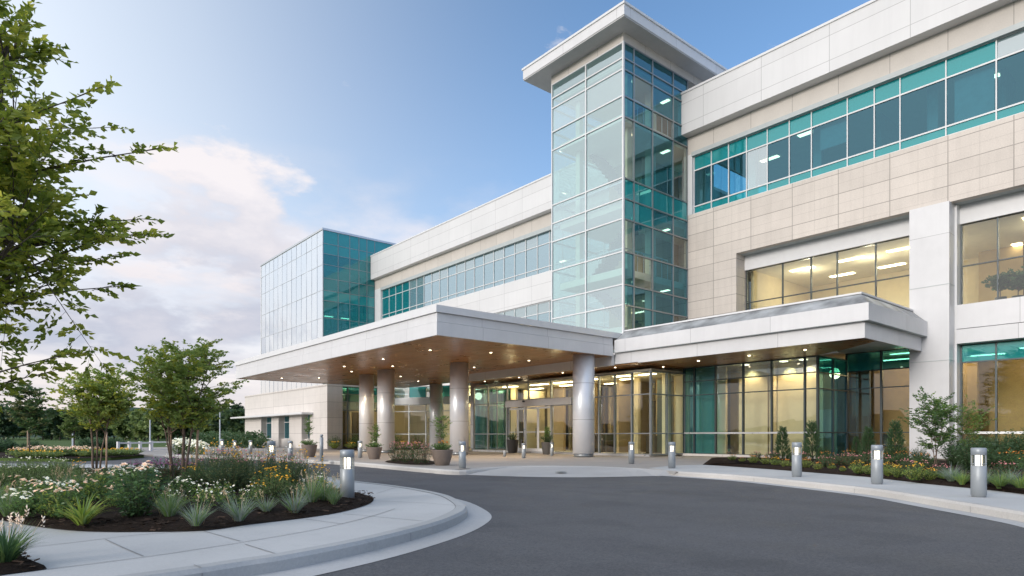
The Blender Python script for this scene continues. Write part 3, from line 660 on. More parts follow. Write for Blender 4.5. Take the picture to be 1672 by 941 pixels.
# which side is inside
if kin[im][0] > edge_s[im][0]: kin = offset_line(edge_s, -0.16); sgn = 1
else: sgn = -1
inner = kin+[(-16,43.8),(-40,39.8),(-40,-8),(-6,-8)]
bb = MB(); bb.prism(inner, ZR, -0.002); structure('footpath', bb, M['walk_concrete'])
kb = MB(); kr = offset_line(edge_s, -0.02*sgn*-1 if False else 0.0)
top_out = offset_line(edge_s, 0.03*(1 if sgn == -1 else -1))
strip(kb, kin, top_out, 0.004, 0.004); strip(kb, top_out, edge_s, 0.004, -0.03); strip(kb, edge_s, edge_s, -0.03, ZR-0.02)
kin2 = offset_line(edge_s, 0.172*(1 if sgn == -1 else -1)); strip(kb, kin2, kin, 0.0005, 0.0005, 1)
def kerb_joints(mb, edge, inn, every, m, sg):
    acc = 0
    for i in range(1, len(edge)-1):
        acc += math.hypot(edge[i][0]-edge[i-1][0], edge[i][1]-edge[i-1][1])
        if acc < every: continue
        acc = 0; p = edge[i]; q = inn[i]; tx, ty = edge[i+1][0]-edge[i-1][0], edge[i+1][1]-edge[i-1][1]; L = math.hypot(tx,ty); tx, ty = tx/L*0.005, ty/L*0.005
        nx, ny = (p[0]-q[0])/0.16*0.004, (p[1]-q[1])/0.16*0.004
        mb.face([(p[0]-tx+nx,p[1]-ty+ny,ZR),(p[0]+tx+nx,p[1]+ty+ny,ZR),(p[0]+tx+nx,p[1]+ty+ny,-0.03),(p[0]-tx+nx,p[1]-ty+ny,-0.03)], m)
        mb.face([(q[0]-tx,q[1]-ty,0.0105),(q[0]+tx,q[1]+ty,0.0105),(p[0]+tx-nx*6,p[1]+ty-ny*6,0.0105),(p[0]-tx-nx*6,p[1]-ty-ny*6,0.0105)], m)
kerb_joints(kb, edge_s, kin, 2.2, 1, sgn)
structure('kerb', kb, [M['kerb_concrete'], M['joint_concrete']])
gb = MB(); gout = offset_line(edge_s, -0.34*(1 if sgn == -1 else -1)); strip(gb, edge_s, gout, ZR+0.012, ZR+0.004); structure('gutter', gb, M['gutter_concrete'])
def joint(mb, pxs, w=0.006, z=0.003):
    p = smooth_poly([ground(*q) for q in pxs], 4, False)
    strip(mb, offset_line(p, w), offset_line(p, -w), z, z)
jb = MB()
for q in ([(47,894),(120,886),(223,874),(330,866.5)], [(77,930),(235,910),(330,896),(400,885),(520,864),(600,845),(645,831)], [(172,881),(200,894),(234,908.5)], [(400,889),(457,906.5)],
          [(333,867.5),(392,884)], [(500,848),(560,856)], [(609,818),(700,822),(745,826)], [(690,851),(560,839)], [(615,806),(650,795)]):
    joint(jb, q)
structure('footpath_joint', jb, M['joint_concrete'])
# mulch beds (raised a little in the middle)
def bed(name, poly, z0=0.006, h=0.12, inset=0.7):
    n = len(poly); cx = sum(p[0] for p in poly)/n; cy = sum(p[1] for p in poly)/n
    b = MB(); rings = [(0,z0),(0.05,z0+h*0.35),(0.12,z0+h*0.7),(0.3,z0+h)]
    vs = []
    for t, z in rings:
        for (x, y) in poly: vs.append((x+(cx-x)*t, y+(cy-y)*t, z+(rnd.uniform(-0.01,0.01) if t else 0)))
    vs.append((cx,cy,z0+h)); fs = []
    for r in range(len(rings)-1):
        for i in range(n): fs.append((r*n+i, r*n+(i+1)%n, (r+1)*n+(i+1)%n, (r+1)*n+i))
    for i in range(n): fs.append(((len(rings)-1)*n+i, (len(rings)-1)*n+(i+1)%n, len(rings)*n))
    b.mesh(vs, fs, 0, True)
    structure(name, b, M['mulch'])
    return poly
bed_px = [(-60,842),(0,850),(47,858.6),(106,866),(164,869),(235,869),(333,867),(407,857),(492,847),(556,837),(599,825),(610,817),(605,811),(580,806),(530,796),(450,781),(340,772),(200,767),(60,767),(-60,775),(-140,800)]
island_bed = smooth_poly([ground(x,y) for x,y in bed_px], 3)
bed('mulch_bed_soil', island_bed)
corner_bed = [ground(x,y) for x,y in ((-90,878),(-20,886),(35,911),(77,930),(0,940),(-90,957))]
bed('mulch_bed_soil', corner_bed, h=0.04)
# lawn patch on the island
b = MB(); b.prism([ground(x,y) for x,y in ((-260,800),(-200,764),(-20,762.5),(70,765),(60,772),(-60,782),(-150,812))], -0.01, 0.012); structure('lawn', b, M['turf'])

# plaza, pavement on the far side and kerb
k_px = [(1900,885),(1760,857),(1672,838),(1530,815),(1423,798.5),(1285,784),(1198,776),(1109,770.5),(1035,765.5),(958,762.5),(850,762),(800,765.5),(750,768.5),(686,764.5),(600,757.2),(536,752.6),(460,749),(400,746.2),(340,744.5),(250,743)]
k2 = smooth_poly([ground(x,y) for x,y in k_px], 5, False)
kin_r = offset_line(k2, 0.16); s2 = 1
if kin_r[10][0] < k2[10][0]: s2 = -1; kin_r = offset_line(k2, -0.16)
pave = kin_r+[(2,60),(30,70),(30.5,70),(30.5,-20)]
b = MB(); b.prism(pave, ZR, -0.002); structure('plaza', b, M['plaza_concrete'])
# pale footpath band along the right kerb
n_r = 9*5
wk_in = [ground(x,y) for x,y in ((1147,759.2),(1260,767),(1413,779),(1515,791),(1617,801),(1672,807.5),(1800,826))][::-1]
outer = [p for p in kin_r[:n_r-8]]
wp = outer+[ground(1060,764.5),ground(1100,760.5)]+wk_in[::-1]+[ground(1900,843)]
b = MB(); b.prism(wp, -0.06, 0.004, bottom=False); structure('footpath', b, M['walk_concrete'])
kb = MB(); to = offset_line(k2, 0.03*s2)
strip(kb, kin_r, to, 0.007, 0.007); strip(kb, to, k2, 0.007, -0.03); strip(kb, k2, k2, -0.03, ZR-0.02)
kerb_joints(kb, k2, kin_r, 3.0, 1, s2)
structure('kerb', kb, [M['warm_kerb'], M['joint_concrete']])
gb = MB(); go = offset_line(k2, -0.26*s2); strip(gb, k2[:9*5], go[:9*5], ZR+0.012, ZR+0.004); structure('gutter', gb, M['gutter_concrete'])
jb = MB()
for q in ([(1285,784),(1250,766)], [(1423,798),(1370,775)], [(1198,776),(1180,762)], [(1560,819),(1490,788)]): joint(jb, q)
structure('footpath_joint', jb, M['joint_concrete'])
# apron ramp from road level up to the plaza
apx = [(1118,776.8),(1010,779),(933,780),(860,779),(780,776.5),(700,773)]
lo = [ground(x,y,ZR) for x,y in apx]
hi = [ground(x,y) for x,y in ((1105,770.6),(1020,764),(945,761.5),(860,761),(800,763.5),(745,767.5))]
b = MB(); lo = smooth_poly(lo,4,False); hi = smooth_poly(hi,4,False)
strip(b, lo, hi, ZR+0.006, 0.011); structure('apron', b, M['apron_concrete'])
b = MB(); p = [ground(x,y,-0.03) for x,y in ((908,770.2),(924,770.6),(922,772.2),(904,771.8))]; 
q = MB(); cx, cy = ground(915,771,-0.06); 
# right-hand planting bed and the small bed on the plaza
rb_ = [ground(x,y) for x,y in ((1147,759.3),(1180,761),(1260,767),(1413,779),(1515,791),(1617,801),(1672,807.5),(1800,826))]+[(29.9,-6),(29.9,12.2),(27.1,12.35),(26.6,16.0),(25.6,16.4)]
right_bed = rb_; bed('mulch_bed_soil', smooth_poly(rb_[:8],3,False)+rb_[8:], h=0.10)
plaza_bed = smooth_poly([ground(x,y) for x,y in ((628,754.5),(660,758.5),(702,759.2),(715,756),(690,751.5),(650,750.5))], 3)
bed('mulch_bed_soil', plaza_bed, h=0.05)
annex_bed = [(19.6,38.5),(20.3,45.8),(26,46.7),(27.6,43.2),(24.5,40.2)]
bed('mulch_bed_soil', annex_bed, h=0.06)
# far side of the drive: kerbed planting strip, path and lawn
far_bed = [ground(x,y) for x,y in ((-200,742),(-100,747),(30,748.5),(110,749.5),(180,747.5),(235,743.5),(200,738),(60,737),(-200,735))]
b = MB(); b.prism(far_bed, ZR, 0.0); structure('verge', b, M['turf'])
bed('mulch_bed_soil', [(x*0.985+0.2, y*0.985+0.6) for x,y in far_bed], z0=0.01, h=0.05)
lw = [(-60,34),ground(-60,738),ground(120,735.5),ground(235,735),ground(420,731),(25,80),(60,120),(150,420),(-320,420),(-320,60)]
b = MB(); b.prism(lw, -0.2, -0.03, bottom=False); structure('lawn', b, M['turf'])
pp = [ground(x,y,-0.02) for x,y in ((-60,731.5),(120,730),(300,732.5),(330,734),(120,731.8),(-60,733.5))]
b = MB(); b.prism(pp, -0.06, -0.02, bottom=False); structure('garden_path', b, M['walk_concrete'])
hb = MB()
N = 60; ring = []
for i in range(N+1):
    a = R(-85+i*2.6); h = 17+9*math.sin(i*0.37)+5*math.sin(i*0.9+1)+rnd.uniform(-1,1)
    ring.append((math.sin(a)*620, math.cos(a)*620, max(6,h), math.sin(a)*760, math.cos(a)*760))
for i in range(N):
    p, q = ring[i], ring[i+1]
    hb.face([(p[0],p[1],-2),(q[0],q[1],-2),((q[0]+q[3])/2,(q[1]+q[4])/2,q[2]),((p[0]+p[3])/2,(p[1]+p[4])/2,p[2])], 0, True)
    hb.face([((p[0]+p[3])/2,(p[1]+p[4])/2,p[2]),((q[0]+q[3])/2,(q[1]+q[4])/2,q[2]),(q[3],q[4],-2),(p[3],p[4],-2)], 0, True)
M['hill'] = plain('wooded_hill', (0.07,0.10,0.08), 0.95, var=0.3, scale=0.05, spec=0.05)
structure('hills', hb, M['hill'])

# ------------------------------------------------------------------ light
SUN_EL, SUN_AZ = R(13), R(-93)          # azimuth measured from +y towards +x
w = bpy.data.worlds.new('World'); scene.world = w; w.use_nodes = True
nt = w.node_tree; nt.nodes.clear()
wo = nd(nt, 'ShaderNodeOutputWorld'); bg = nd(nt, 'ShaderNodeBackground'); bg.inputs['Strength'].default_value = 1.0
sky = nd(nt, 'ShaderNodeTexSky'); sky.sky_type = 'NISHITA'; sky.sun_disc = False
sky.sun_elevation = SUN_EL; sky.sun_rotation = SUN_AZ % (2*math.pi); sky.altitude = 0; sky.air_density = 1.0; sky.dust_density = 0.5; sky.ozone_density = 3.0
SKY_STRENGTH = 0.085
EXPO = 1.5; KX_ = 2**EXPO
sc = nd(nt, 'ShaderNodeVectorMath', operation='SCALE'); nt.links.new(sky.outputs[0], sc.inputs[0]); sc.inputs['Scale'].default_value = SKY_STRENGTH
tc = nd(nt, 'ShaderNodeTexCoord'); nrm = nd(nt, 'ShaderNodeVectorMath', operation='NORMALIZE'); nt.links.new(tc.outputs['Generated'], nrm.inputs[0])
v = nrm.outputs[0]
sp = nd(nt, 'ShaderNodeSeparateXYZ'); nt.links.new(v, sp.inputs[0])
ex = lambda c: tuple(x/KX_ for x in c)
def dotv(d):
    n = nd(nt, 'ShaderNodeVectorMath', operation='DOT_PRODUCT'); nt.links.new(v, n.inputs[0]); n.inputs[1].default_value = d; return n.outputs['Value']
zup = math_(nt, 'MAXIMUM', sp.outputs[2], 0.0)
# thin bright haze, low and sunward; unseen sky brightened too, to light the ground
left = maprange(nt, dotv((-0.60,0.80,0.0)), -0.05, 0.98, 0.0, 1.0)
hz = maprange(nt, dotv((0.714,0.383,0.587)), 0.985, 0.64, 0.0, 0.95)
hcol = mix(nt, maprange(nt, dotv((-0.60,0.80,0.0)), -0.45, 0.55, 0.0, 1.0), ex((0.42,0.60,0.92)), ex((0.84,0.93,1.06)))
c = mix(nt, hz, sc.outputs[0], hcol)
glow = math_(nt, 'POWER', maprange(nt, dotv((math.sin(SUN_AZ)*0.94,math.cos(SUN_AZ)*0.94,0.34)), 0.15, 1.0, 0.0, 1.0), 2.0)
c = mix(nt, math_(nt,'MULTIPLY',glow,0.9), c, ex((1.75,1.70,1.70)))
band = maprange(nt, zup, 0.0, 0.30, 1.0, 0.0); band = math_(nt, 'POWER', band, 1.7)
band = math_(nt, 'MULTIPLY', band, maprange(nt, left, 0.0, 0.7, 0.35, 0.92))
c = mix(nt, band, c, ex((1.06,0.87,0.75)))
# soft evening clouds, low in the sky
den = math_(nt, 'ADD', zup, 0.16)
cb = nd(nt, 'ShaderNodeCombineXYZ'); nt.links.new(math_(nt,'DIVIDE',sp.outputs[0],den), cb.inputs[0]); nt.links.new(math_(nt,'DIVIDE',sp.outputs[1],den), cb.inputs[1]); cb.inputs[2].default_value = 3.7
big = noise(nt, cb.outputs[0], 0.95, 7, 0.55)
fine = noise(nt, cb.outputs[0], 3.0, 6, 0.6)
nz = math_(nt, 'ADD', math_(nt,'MULTIPLY',big,0.78), math_(nt,'MULTIPLY',fine,0.22))
near = maprange(nt, dotv((0.10,0.96,0.24)), 0.62, 0.99, -0.08, 0.075)
lowband = maprange(nt, sp.outputs[2], 0.24, 0.40, 1.0, 0.0)
mask = maprange(nt, math_(nt,'ADD',nz,near), 0.50, 0.60, 0.0, 0.9)
mask = math_(nt, 'MULTIPLY', math_(nt, 'MULTIPLY', mask, lowband), maprange(nt, sp.outputs[2], 0.03, 0.13, 0.15, 1.0))
lit = maprange(nt, sp.outputs[2], 0.12, 0.27, 0.0, 1.0)
lit = math_(nt, 'ADD', math_(nt,'MULTIPLY',lit,0.75), maprange(nt, fine, 0.4, 0.62, -0.1, 0.35), True)
ccol = mix(nt, lit, ex((0.50,0.55,0.68)), ex((1.0,0.92,0.92)))
c = mix(nt, mask, c, ccol)
mp = nd(nt, 'ShaderNodeMapping'); mp.inputs['Scale'].default_value = (6.5,6.5,15); mp.inputs['Location'].default_value = (3.1,1.7,0.4); nt.links.new(v, mp.inputs[0])
nv = noise(nt, mp.outputs[0], 1.0, 8, 0.58)
win = math_(nt, 'MAXIMUM', maprange(nt, dotv((0.26,0.927,0.268)), 0.983, 0.998, 0.0, 0.31), maprange(nt, dotv((0.16,0.97,0.175)), 0.97, 0.997, 0.0, 0.24))
m2 = maprange(nt, math_(nt,'ADD',nv,win), 0.69, 0.81, 0.0, 0.9)
lit2 = math_(nt, 'ADD', maprange(nt, sp.outputs[2], 0.16, 0.33, 0.0, 0.8), maprange(nt, nv, 0.45, 0.65, -0.2, 0.3), True)
final = mix(nt, m2, c, mix(nt, lit2, ex((0.55,0.58,0.70)), ex((0.98,0.92,0.93))))
nt.links.new(final, bg.inputs[0]); nt.links.new(bg.outputs[0], wo.inputs[0])
sl = bpy.data.lights.new('sun', 'SUN'); so = bpy.data.objects.new('sun', sl); COL.objects.link(so)
sl.energy = 0.7; sl.angle = R(16); sl.color = (1.0,0.94,0.88)
dirv = Vector((math.sin(SUN_AZ)*math.cos(SUN_EL), math.cos(SUN_AZ)*math.cos(SUN_EL), math.sin(SUN_EL)))
so.rotation_euler = dirv.to_track_quat('Z','Y').to_euler()
scene.view_settings.view_transform = 'Standard'; scene.view_settings.look = 'None'; scene.view_settings.gamma = 1.0
scene.view_settings.use_curve_mapping = False; scene.view_settings.exposure = EXPO
scene.cycles.max_bounces = 8; scene.cycles.transparent_max_bounces = 16; scene.cycles.glossy_bounces = 4; scene.cycles.diffuse_bounces = 4; scene.cycles.caustics_reflective = False; scene.cycles.caustics_refractive = False
scene.cycles.use_denoising = True; scene.cycles.sample_clamp_indirect = 6.0

# loose bark chips on the beds
cm = MB(); rc = random.Random(17)
def inside(p, poly):
    c = False; n = len(poly)
    for i in range(n):
        (xa,ya),(xb,yb) = poly[i], poly[i-1]
        if (ya > p[1]) != (yb > p[1]) and p[0] < (xb-xa)*(p[1]-ya)/(yb-ya)+xa: c = not c
    return c
for poly, cnt, h in ((island_bed, 5200, 0.05), (corner_bed, 500, 0.03), (right_bed[:9]+[(27,4),(26,12)], 2600, 0.05)):
    xs = [p[0] for p in poly]; ys = [p[1] for p in poly]; k = 0; cxm = sum(xs)/len(xs); cym = sum(ys)/len(ys)
    while k < cnt:
        p = poly[rc.randrange(len(poly))]; f = rc.random()**1.5*0.35
        q = (p[0]+(cxm-p[0])*f+rc.uniform(-.5,.5), p[1]+(cym-p[1])*f+rc.uniform(-.5,.5)); k += 1
        if not inside(q, poly): continue
        a = rc.uniform(0,6.28); l = rc.uniform(0.012,0.045); w_ = rc.uniform(0.004,0.012); z = 0.012+h*min(1,f/0.09)+rc.uniform(0.0,0.02)
        u = (math.cos(a),math.sin(a)); n_ = (-u[1],u[0])
        t1, t2 = rc.uniform(-.012,.012), rc.uniform(0.0,.012)
        cm.face([(q[0]-u[0]*l-n_[0]*w_, q[1]-u[1]*l-n_[1]*w_, z),(q[0]+u[0]*l-n_[0]*w_, q[1]+u[1]*l-n_[1]*w_, z+t1),(q[0]+u[0]*l+n_[0]*w_, q[1]+u[1]*l+n_[1]*w_, z+t1+t2),(q[0]-u[0]*l+n_[0]*w_, q[1]-u[1]*l+n_[1]*w_, z+t2)], 0 if rc.random() < 0.7 else 1)
M['chip_dark'] = plain('bark_chip_dark', (0.035,0.022,0.016), 0.9, var=0.3, spec=0.2); M['chip'] = plain('bark_chip', (0.085,0.055,0.038), 0.9, var=0.3, spec=0.2)
o = cm.build('bark_chips', [M['chip_dark'], M['chip']]); tag(o, 'loose dark bark chips scattered over the planting beds', 'bark mulch', kind='stuff')
# ------------------------------------------------------------------ plant builders
L_ = {}
def LM(name, c1, c2, **k): L_[name] = leafmat(name, c1, c2, **k); return L_[name]
LM('maple_leaf', (0.085,0.125,0.018), (0.20,0.225,0.030), trans=0.45); LM('maple_leaf_light', (0.18,0.22,0.03), (0.30,0.29,0.045), trans=0.5)
LM('young_leaf', (0.058,0.123,0.029), (0.145,0.217,0.051), trans=0.4); LM('young_leaf_dark', (0.036,0.080,0.026), (0.080,0.138,0.043))
LM('young_leaf_light', (0.14,0.20,0.05), (0.22,0.26,0.07), trans=0.45); LM('shrub_leaf', (0.051,0.109,0.032), (0.116,0.189,0.058)); LM('dark_leaf', (0.026,0.061,0.026), (0.058,0.109,0.043)); LM('lime_leaf', (0.174,0.260,0.036), (0.260,0.260,0.072))
LM('blue_blade', (0.123,0.181,0.138), (0.246,0.260,0.232)); LM('green_blade', (0.080,0.145,0.043), (0.174,0.246,0.087)); LM('feather_leaf', (0.116,0.189,0.058), (0.217,0.260,0.116))
LM('conifer_leaf', (0.026,0.058,0.026), (0.065,0.116,0.046)); LM('olive_leaf', (0.102,0.123,0.051), (0.189,0.189,0.072)); LM('red_leaf', (0.102,0.043,0.036), (0.189,0.102,0.058))
LM('forest_leaf', (0.043,0.075,0.032), (0.087,0.123,0.051)); LM('forest_light', (0.102,0.145,0.051), (0.174,0.217,0.072)); LM('forest_dark', (0.023,0.049,0.029), (0.051,0.084,0.043))
for n, a, b in (('peach',(0.74,0.55,0.42),(0.84,0.76,0.64)),('white_petal',(0.78,0.76,0.66),(0.85,0.84,0.78)),('yellow',(0.75,0.47,0.03),(0.85,0.62,0.10)),('pink',(0.55,0.20,0.22),(0.72,0.42,0.42)),
                ('purple',(0.26,0.09,0.22),(0.42,0.20,0.36)),('orange',(0.60,0.22,0.05),(0.68,0.36,0.08)),('crimson',(0.40,0.07,0.08),(0.58,0.20,0.18)),('straw',(0.36,0.27,0.16),(0.5,0.40,0.26))):
    LM(n, a, b, trans=0.25)
M['bark'] = plain('grey_bark', (0.13,0.105,0.085), 0.9, var=0.35, scale=9, bstr=0.8, spec=0.2)
M['bark_warm'] = plain('warm_bark', (0.20,0.145,0.11), 0.9, var=0.3, scale=9, bstr=0.8, spec=0.2)
M['stake'] = plain('stake_wood', (0.48,0.33,0.225), 0.85, var=0.2, scale=7, bstr=0.4, spec=0.2)
M['stem'] = plain('green_stem', (0.06,0.085,0.03), 0.8, var=0.2)

def rv(r, s=1.0): return Vector((r.uniform(-s,s), r.uniform(-s,s), r.uniform(-s,s)))
def add_leaf(mb, p, d, nrm, L, W, m=0):
    d = d.normalized(); s = d.cross(nrm)
    if s.length < 1e-4: s = d.cross(Vector((0.31,0.7,0.64)))
    s.normalize(); up = s.cross(d)
    b = p; t = p+d*L-up*(L*0.12); c = p+d*(L*0.45)
    n = len(mb.v)
    mb.v += [tuple(b), tuple(c+s*(W*0.5)+up*(W*0.16)), tuple(t), tuple(c-s*(W*0.5)+up*(W*0.16))]
    mb.f += [(n,n+2,n+1),(n,n+3,n+2)]; mb.m += [m,m]; mb.sm += [False,False]
def add_blade(mb, p, d, L, W, droop, m=0, seg=4):
    """a strap leaf that arches over"""
    h = Vector((d.x,d.y,0)); h = h.normalized() if h.length > 1e-5 else Vector((1,0,0))
    s = Vector((-h.y,h.x,0)); n = len(mb.v); q = Vector(p); v = d.normalized()
    for i in range(seg+1):
        w = W*(1-(i/seg)**1.6)*0.5+0.0006
        mb.v += [tuple(q-s*w), tuple(q+s*w)]
        q = q+v*(L/seg); v = (v+Vector((h.x*droop*0.5,h.y*droop*0.5,-droop))*(1.0/seg)).normalized()
    for i in range(seg):
        mb.f.append((n+2*i,n+2*i+1,n+2*i+3,n+2*i+2)); mb.m.append(m); mb.sm.append(True)
def add_flower(mb, p, nrm, r, m=0, mc=1, petals=6, cup=0.3, rg=rnd):
    nrm = nrm.normalized(); a = nrm.cross(Vector((0.2,0.9,0.37))).normalized(); b = nrm.cross(a)
    for ring, (rr, cu) in enumerate(((1.0,cup),(0.6,cup*1.7))):
        for k in range(petals):
            t = 2*math.pi*(k+0.5*ring)/petals+rg.uniform(-0.1,0.1)
            d = a*math.cos(t)+b*math.sin(t)+nrm*cu
            add_leaf(mb, p+nrm*(0.12*r*ring), d, nrm, r*rr, r*rr*0.85, m)
    n = len(mb.v)
    mb.v += [tuple(p+nrm*(r*0.18)+(a*math.cos(q)+b*math.sin(q))*(r*0.2)) for q in (0,1.57,3.14,4.71)]+[tuple(p+nrm*(r*0.3))]
    for q in range(4): mb.f.append((n+q,n+(q+1)%4,n+4)); mb.m.append(mc); mb.sm.append(False)

def grow(stems, c, rx, rz, nlimb, ntwig, nleaf, leaf, seed, limb_r=0.02, twig=0.5, zlow=None, inner=0.5, tier=0.6, lm=3, ry=None, lightp=0.25, wr=0.6):
    """trunk mesh and leaf mesh of one tree: limbs reach into an ellipsoid, twigs carry the leaves"""
    r = random.Random(seed); T = MB(); K = MB(); ry = ry or rx
    for pts, rad in stems: T.tube(pts, rad, 8)
    for i in range(nlimb):
        while True:
            q = rv(r)
            if inner < q.length <= 1.0: break
        q = q*(0.88+0.24*r.random())
        tip = Vector((c[0]+q.x*rx, c[1]+q.y*ry, c[2]+q.z*rz))
        pts, rad = stems[r.randrange(len(stems))]
        zt = tip.z-r.uniform(0.25,0.55)*math.hypot(tip.x-pts[0][0], tip.y-pts[0][1])-0.1
        zs = [p[2] for p in pts]; zmin = zlow if zlow is not None else zs[0]+0.4*(zs[-1]-zs[0])
        zt = min(max(zt, zmin), zs[-1]*0.97); sp_ = Vector(pts[-1]); r0 = rad[-1]
        for k in range(len(pts)-1):
            if zs[k] <= zt <= zs[k+1]:
                f = (zt-zs[k])/max(1e-6,zs[k+1]-zs[k]); sp_ = Vector(pts[k]).lerp(Vector(pts[k+1]), f); r0 = rad[k]*(1-f)+rad[k+1]*f
        Ld = (tip-sp_).length
        m1 = sp_.lerp(tip, 0.4)+Vector((r.uniform(-.08,.08)*Ld, r.uniform(-.08,.08)*Ld, 0.10*Ld)); path = []
        for k in range(7):
            t = k/6; path.append(sp_*(1-t)**2+m1*(2*t*(1-t))+tip*t*t)
        lr = min(limb_r*(0.5+0.6*Ld/max(rx,rz)), r0*0.75)
        T.tube(path, [lr*(1-0.8*k/6) for k in range(7)], 5)
        for j in range(ntwig):
            t = 0.3+0.7*(j+r.random())/ntwig; k = min(5, int(t*6)); p = path[k].lerp(path[k+1], t*6-k)
            ax = (path[k+1]-path[k]).normalized()
            d = ax*0.55+Vector((r.uniform(-1,1),r.uniform(-1,1),r.uniform(-0.35,0.55)*tier))
            if j == ntwig-1: d = ax
            d.normalize(); tl = twig*r.uniform(0.5,1.1)*(1.15-0.45*t)
            e = p+d*tl+Vector((0,0,-0.05*tl)); mid = p.lerp(e,0.5)+Vector((0,0,0.05*tl))
            T.tube([p,mid,e], [lr*0.28,lr*0.2,lr*0.1], 3)
            mi = 1 if r.random() < lightp else 0
            for q_ in range(nleaf):
                f = 0.15+0.9*(q_+r.random()*0.6)/nleaf
                b = p+(mid-p)*(2*f) if f < 0.5 else mid+(e-mid)*(2*f-1)
                s = d.cross(Vector((0,0,1)))
                if s.length < 0.05: s = Vector((1,0,0))
                s.normalize(); sg = 1 if q_ % 2 else -1
                ld = d*0.7+s*(sg*r.uniform(0.4,1.0))+Vector((0,0,r.uniform(-0.5,0.25)))
                nn = Vector((0,0,0.35))+rv(r,1.0)
                lL = leaf*r.uniform(0.7,1.2)
                add_leaf(K, b+rv(r,leaf*0.25), ld, nn, lL, lL*wr, mi)
    return T, K
def tree_thing(name, label, loc, TK, bark, leafs, group=None, cat='tree'):
    t = thing(name, label, cat, loc, 0, group)
    TK[0].build('trunk', bark, t); TK[1].build('crown', leafs, t)
    return t
def stem(x, y, h, r, lean=(0,0), seed=0, n=7):
    g = random.Random(seed); pts = []; rad = []
    for i in range(n):
        t = i/(n-1); pts.append((x+lean[0]*t**1.4+g.uniform(-.02,.02)*h*0.35, y+lean[1]*t**1.4+g.uniform(-.02,.02)*h*0.35, h*t)); rad.append(r*(1-0.72*t))
    return pts, rad

# ------------------------------------------------------------------ trees near the camera
bx, by = at_depth(-210, 9.2)
cxy = at_depth(-136, 9.0)
c_rel = (cxy[0]-bx, cxy[1]-by, 4.55)
st_ = [stem(0,0,7.6,0.15,(0.4,-0.2),1,9), ([(0.05,0,1.6),(0.5,-0.45,2.6),(0.95,-0.8,3.7),(1.3,-1.1,5.2),(1.5,-1.3,6.6)],[0.075,0.065,0.05,0.035,0.015]), ([(0.03,0,1.2),(0.45,-0.3,2.0),(1.05,-0.75,2.9),(1.6,-1.2,3.9)],[0.06,0.05,0.038,0.015])]
tree_thing('shade_tree', 'big leafy shade tree with spreading boughs reaching in beside the flower bed', (bx,by,0),
           grow(st_, c_rel, 2.95, 3.3, 150, 15, 14, 0.128, 11, 0.028, 0.80, 1.0, 0.30, 0.45, lightp=0.42, wr=0.62), M['bark'], [L_['maple_leaf'], L_['maple_leaf_light']])
x1, y1 = ground(153,783); x2, y2 = ground(297,793)
tree_thing('young_tree', 'young tree with three slender stems at the lawn end of the flower bed', (x1,y1,0),
           grow([stem(0,0,2.2,0.030,(-0.12,0.1),2), stem(0.06,0.02,2.35,0.028,(0.05,-0.03),3), stem(0.10,-0.06,2.1,0.024,(0.28,-0.2),4)], (0.02,0.0,1.92), 0.90, 0.74, 70, 11, 11, 0.078, 12, 0.009, 0.30, 0.95, 0.3, 0.5), M['bark_warm'], [L_['young_leaf_light'], L_['maple_leaf_light']])
tree_thing('young_tree', 'taller young tree with forked stems growing between two wooden stakes', (x2,y2,0),
           grow([stem(0.0,0,2.7,0.036,(0.12,-0.08),5), stem(-0.13,0.13,2.45,0.026,(-0.2,0.15),6), stem(0.03,-0.02,2.5,0.026,(0.42,-0.3),7), stem(-0.1,0.1,2.2,0.02,(-0.45,0.35),8)], (0.08,-0.04,2.15), 1.04, 0.9, 92, 12, 11, 0.078, 13, 0.010, 0.32, 0.85, 0.3, 0.5), M['bark_warm'], [L_['young_leaf_light'], L_['maple_leaf_light']])
def stake(px, py, h, label, lean=0.0):
    x, y = ground(px, py); b = MB(); b.tube([(0,0,-0.1),(lean*0.5,0,h*0.5),(lean,0,h)], [0.024,0.023,0.022], 10)
    b.lathe([(0.018,h-0.005),(0.012,h+0.006)], (lean,0), 10)
    o = b.build('tree_stake', M['stake']); o.location = (x,y,0); tag(o, label, 'stake', 'wooden tree stakes', 'thing')
stake(279,792,1.10,'straight wooden stake on the lawn side of the taller young tree'); stake(319,791,1.12,'leaning wooden stake on the bollard side of the taller young tree', 0.05); stake(174,770,1.10,'wooden stake standing beside the three stemmed young tree')
fx, fy = ground(48,746)
tree_thing('young_tree', 'thin conical young tree on the far planting strip across the drive', (fx,fy,0),
           grow([stem(0,0,3.3,0.04,(0.02,0),21)], (0,0,2.25), 0.85, 1.25, 56, 9, 9, 0.14, 22, 0.014, 0.34, 1.1, 0.25, 0.6, wr=0.5), M['bark'], [L_['young_leaf_dark'], L_['olive_leaf']])
stake(45,746.4,1.25,'pale wooden stake against the conical tree on the far planting strip'); 
gx, gy = ground(121,741)
tree_thing('young_tree', 'light green young tree on the lawn behind the three stemmed tree', (gx,gy,0),
           grow([stem(0,0,2.3,0.04,(0.05,0),31)], (0,0,1.75), 0.7, 0.75, 36, 9, 9, 0.14, 32, 0.014, 0.36, 0.9, 0.25, 0.6), M['bark'], [L_['forest_light'], L_['young_leaf']])
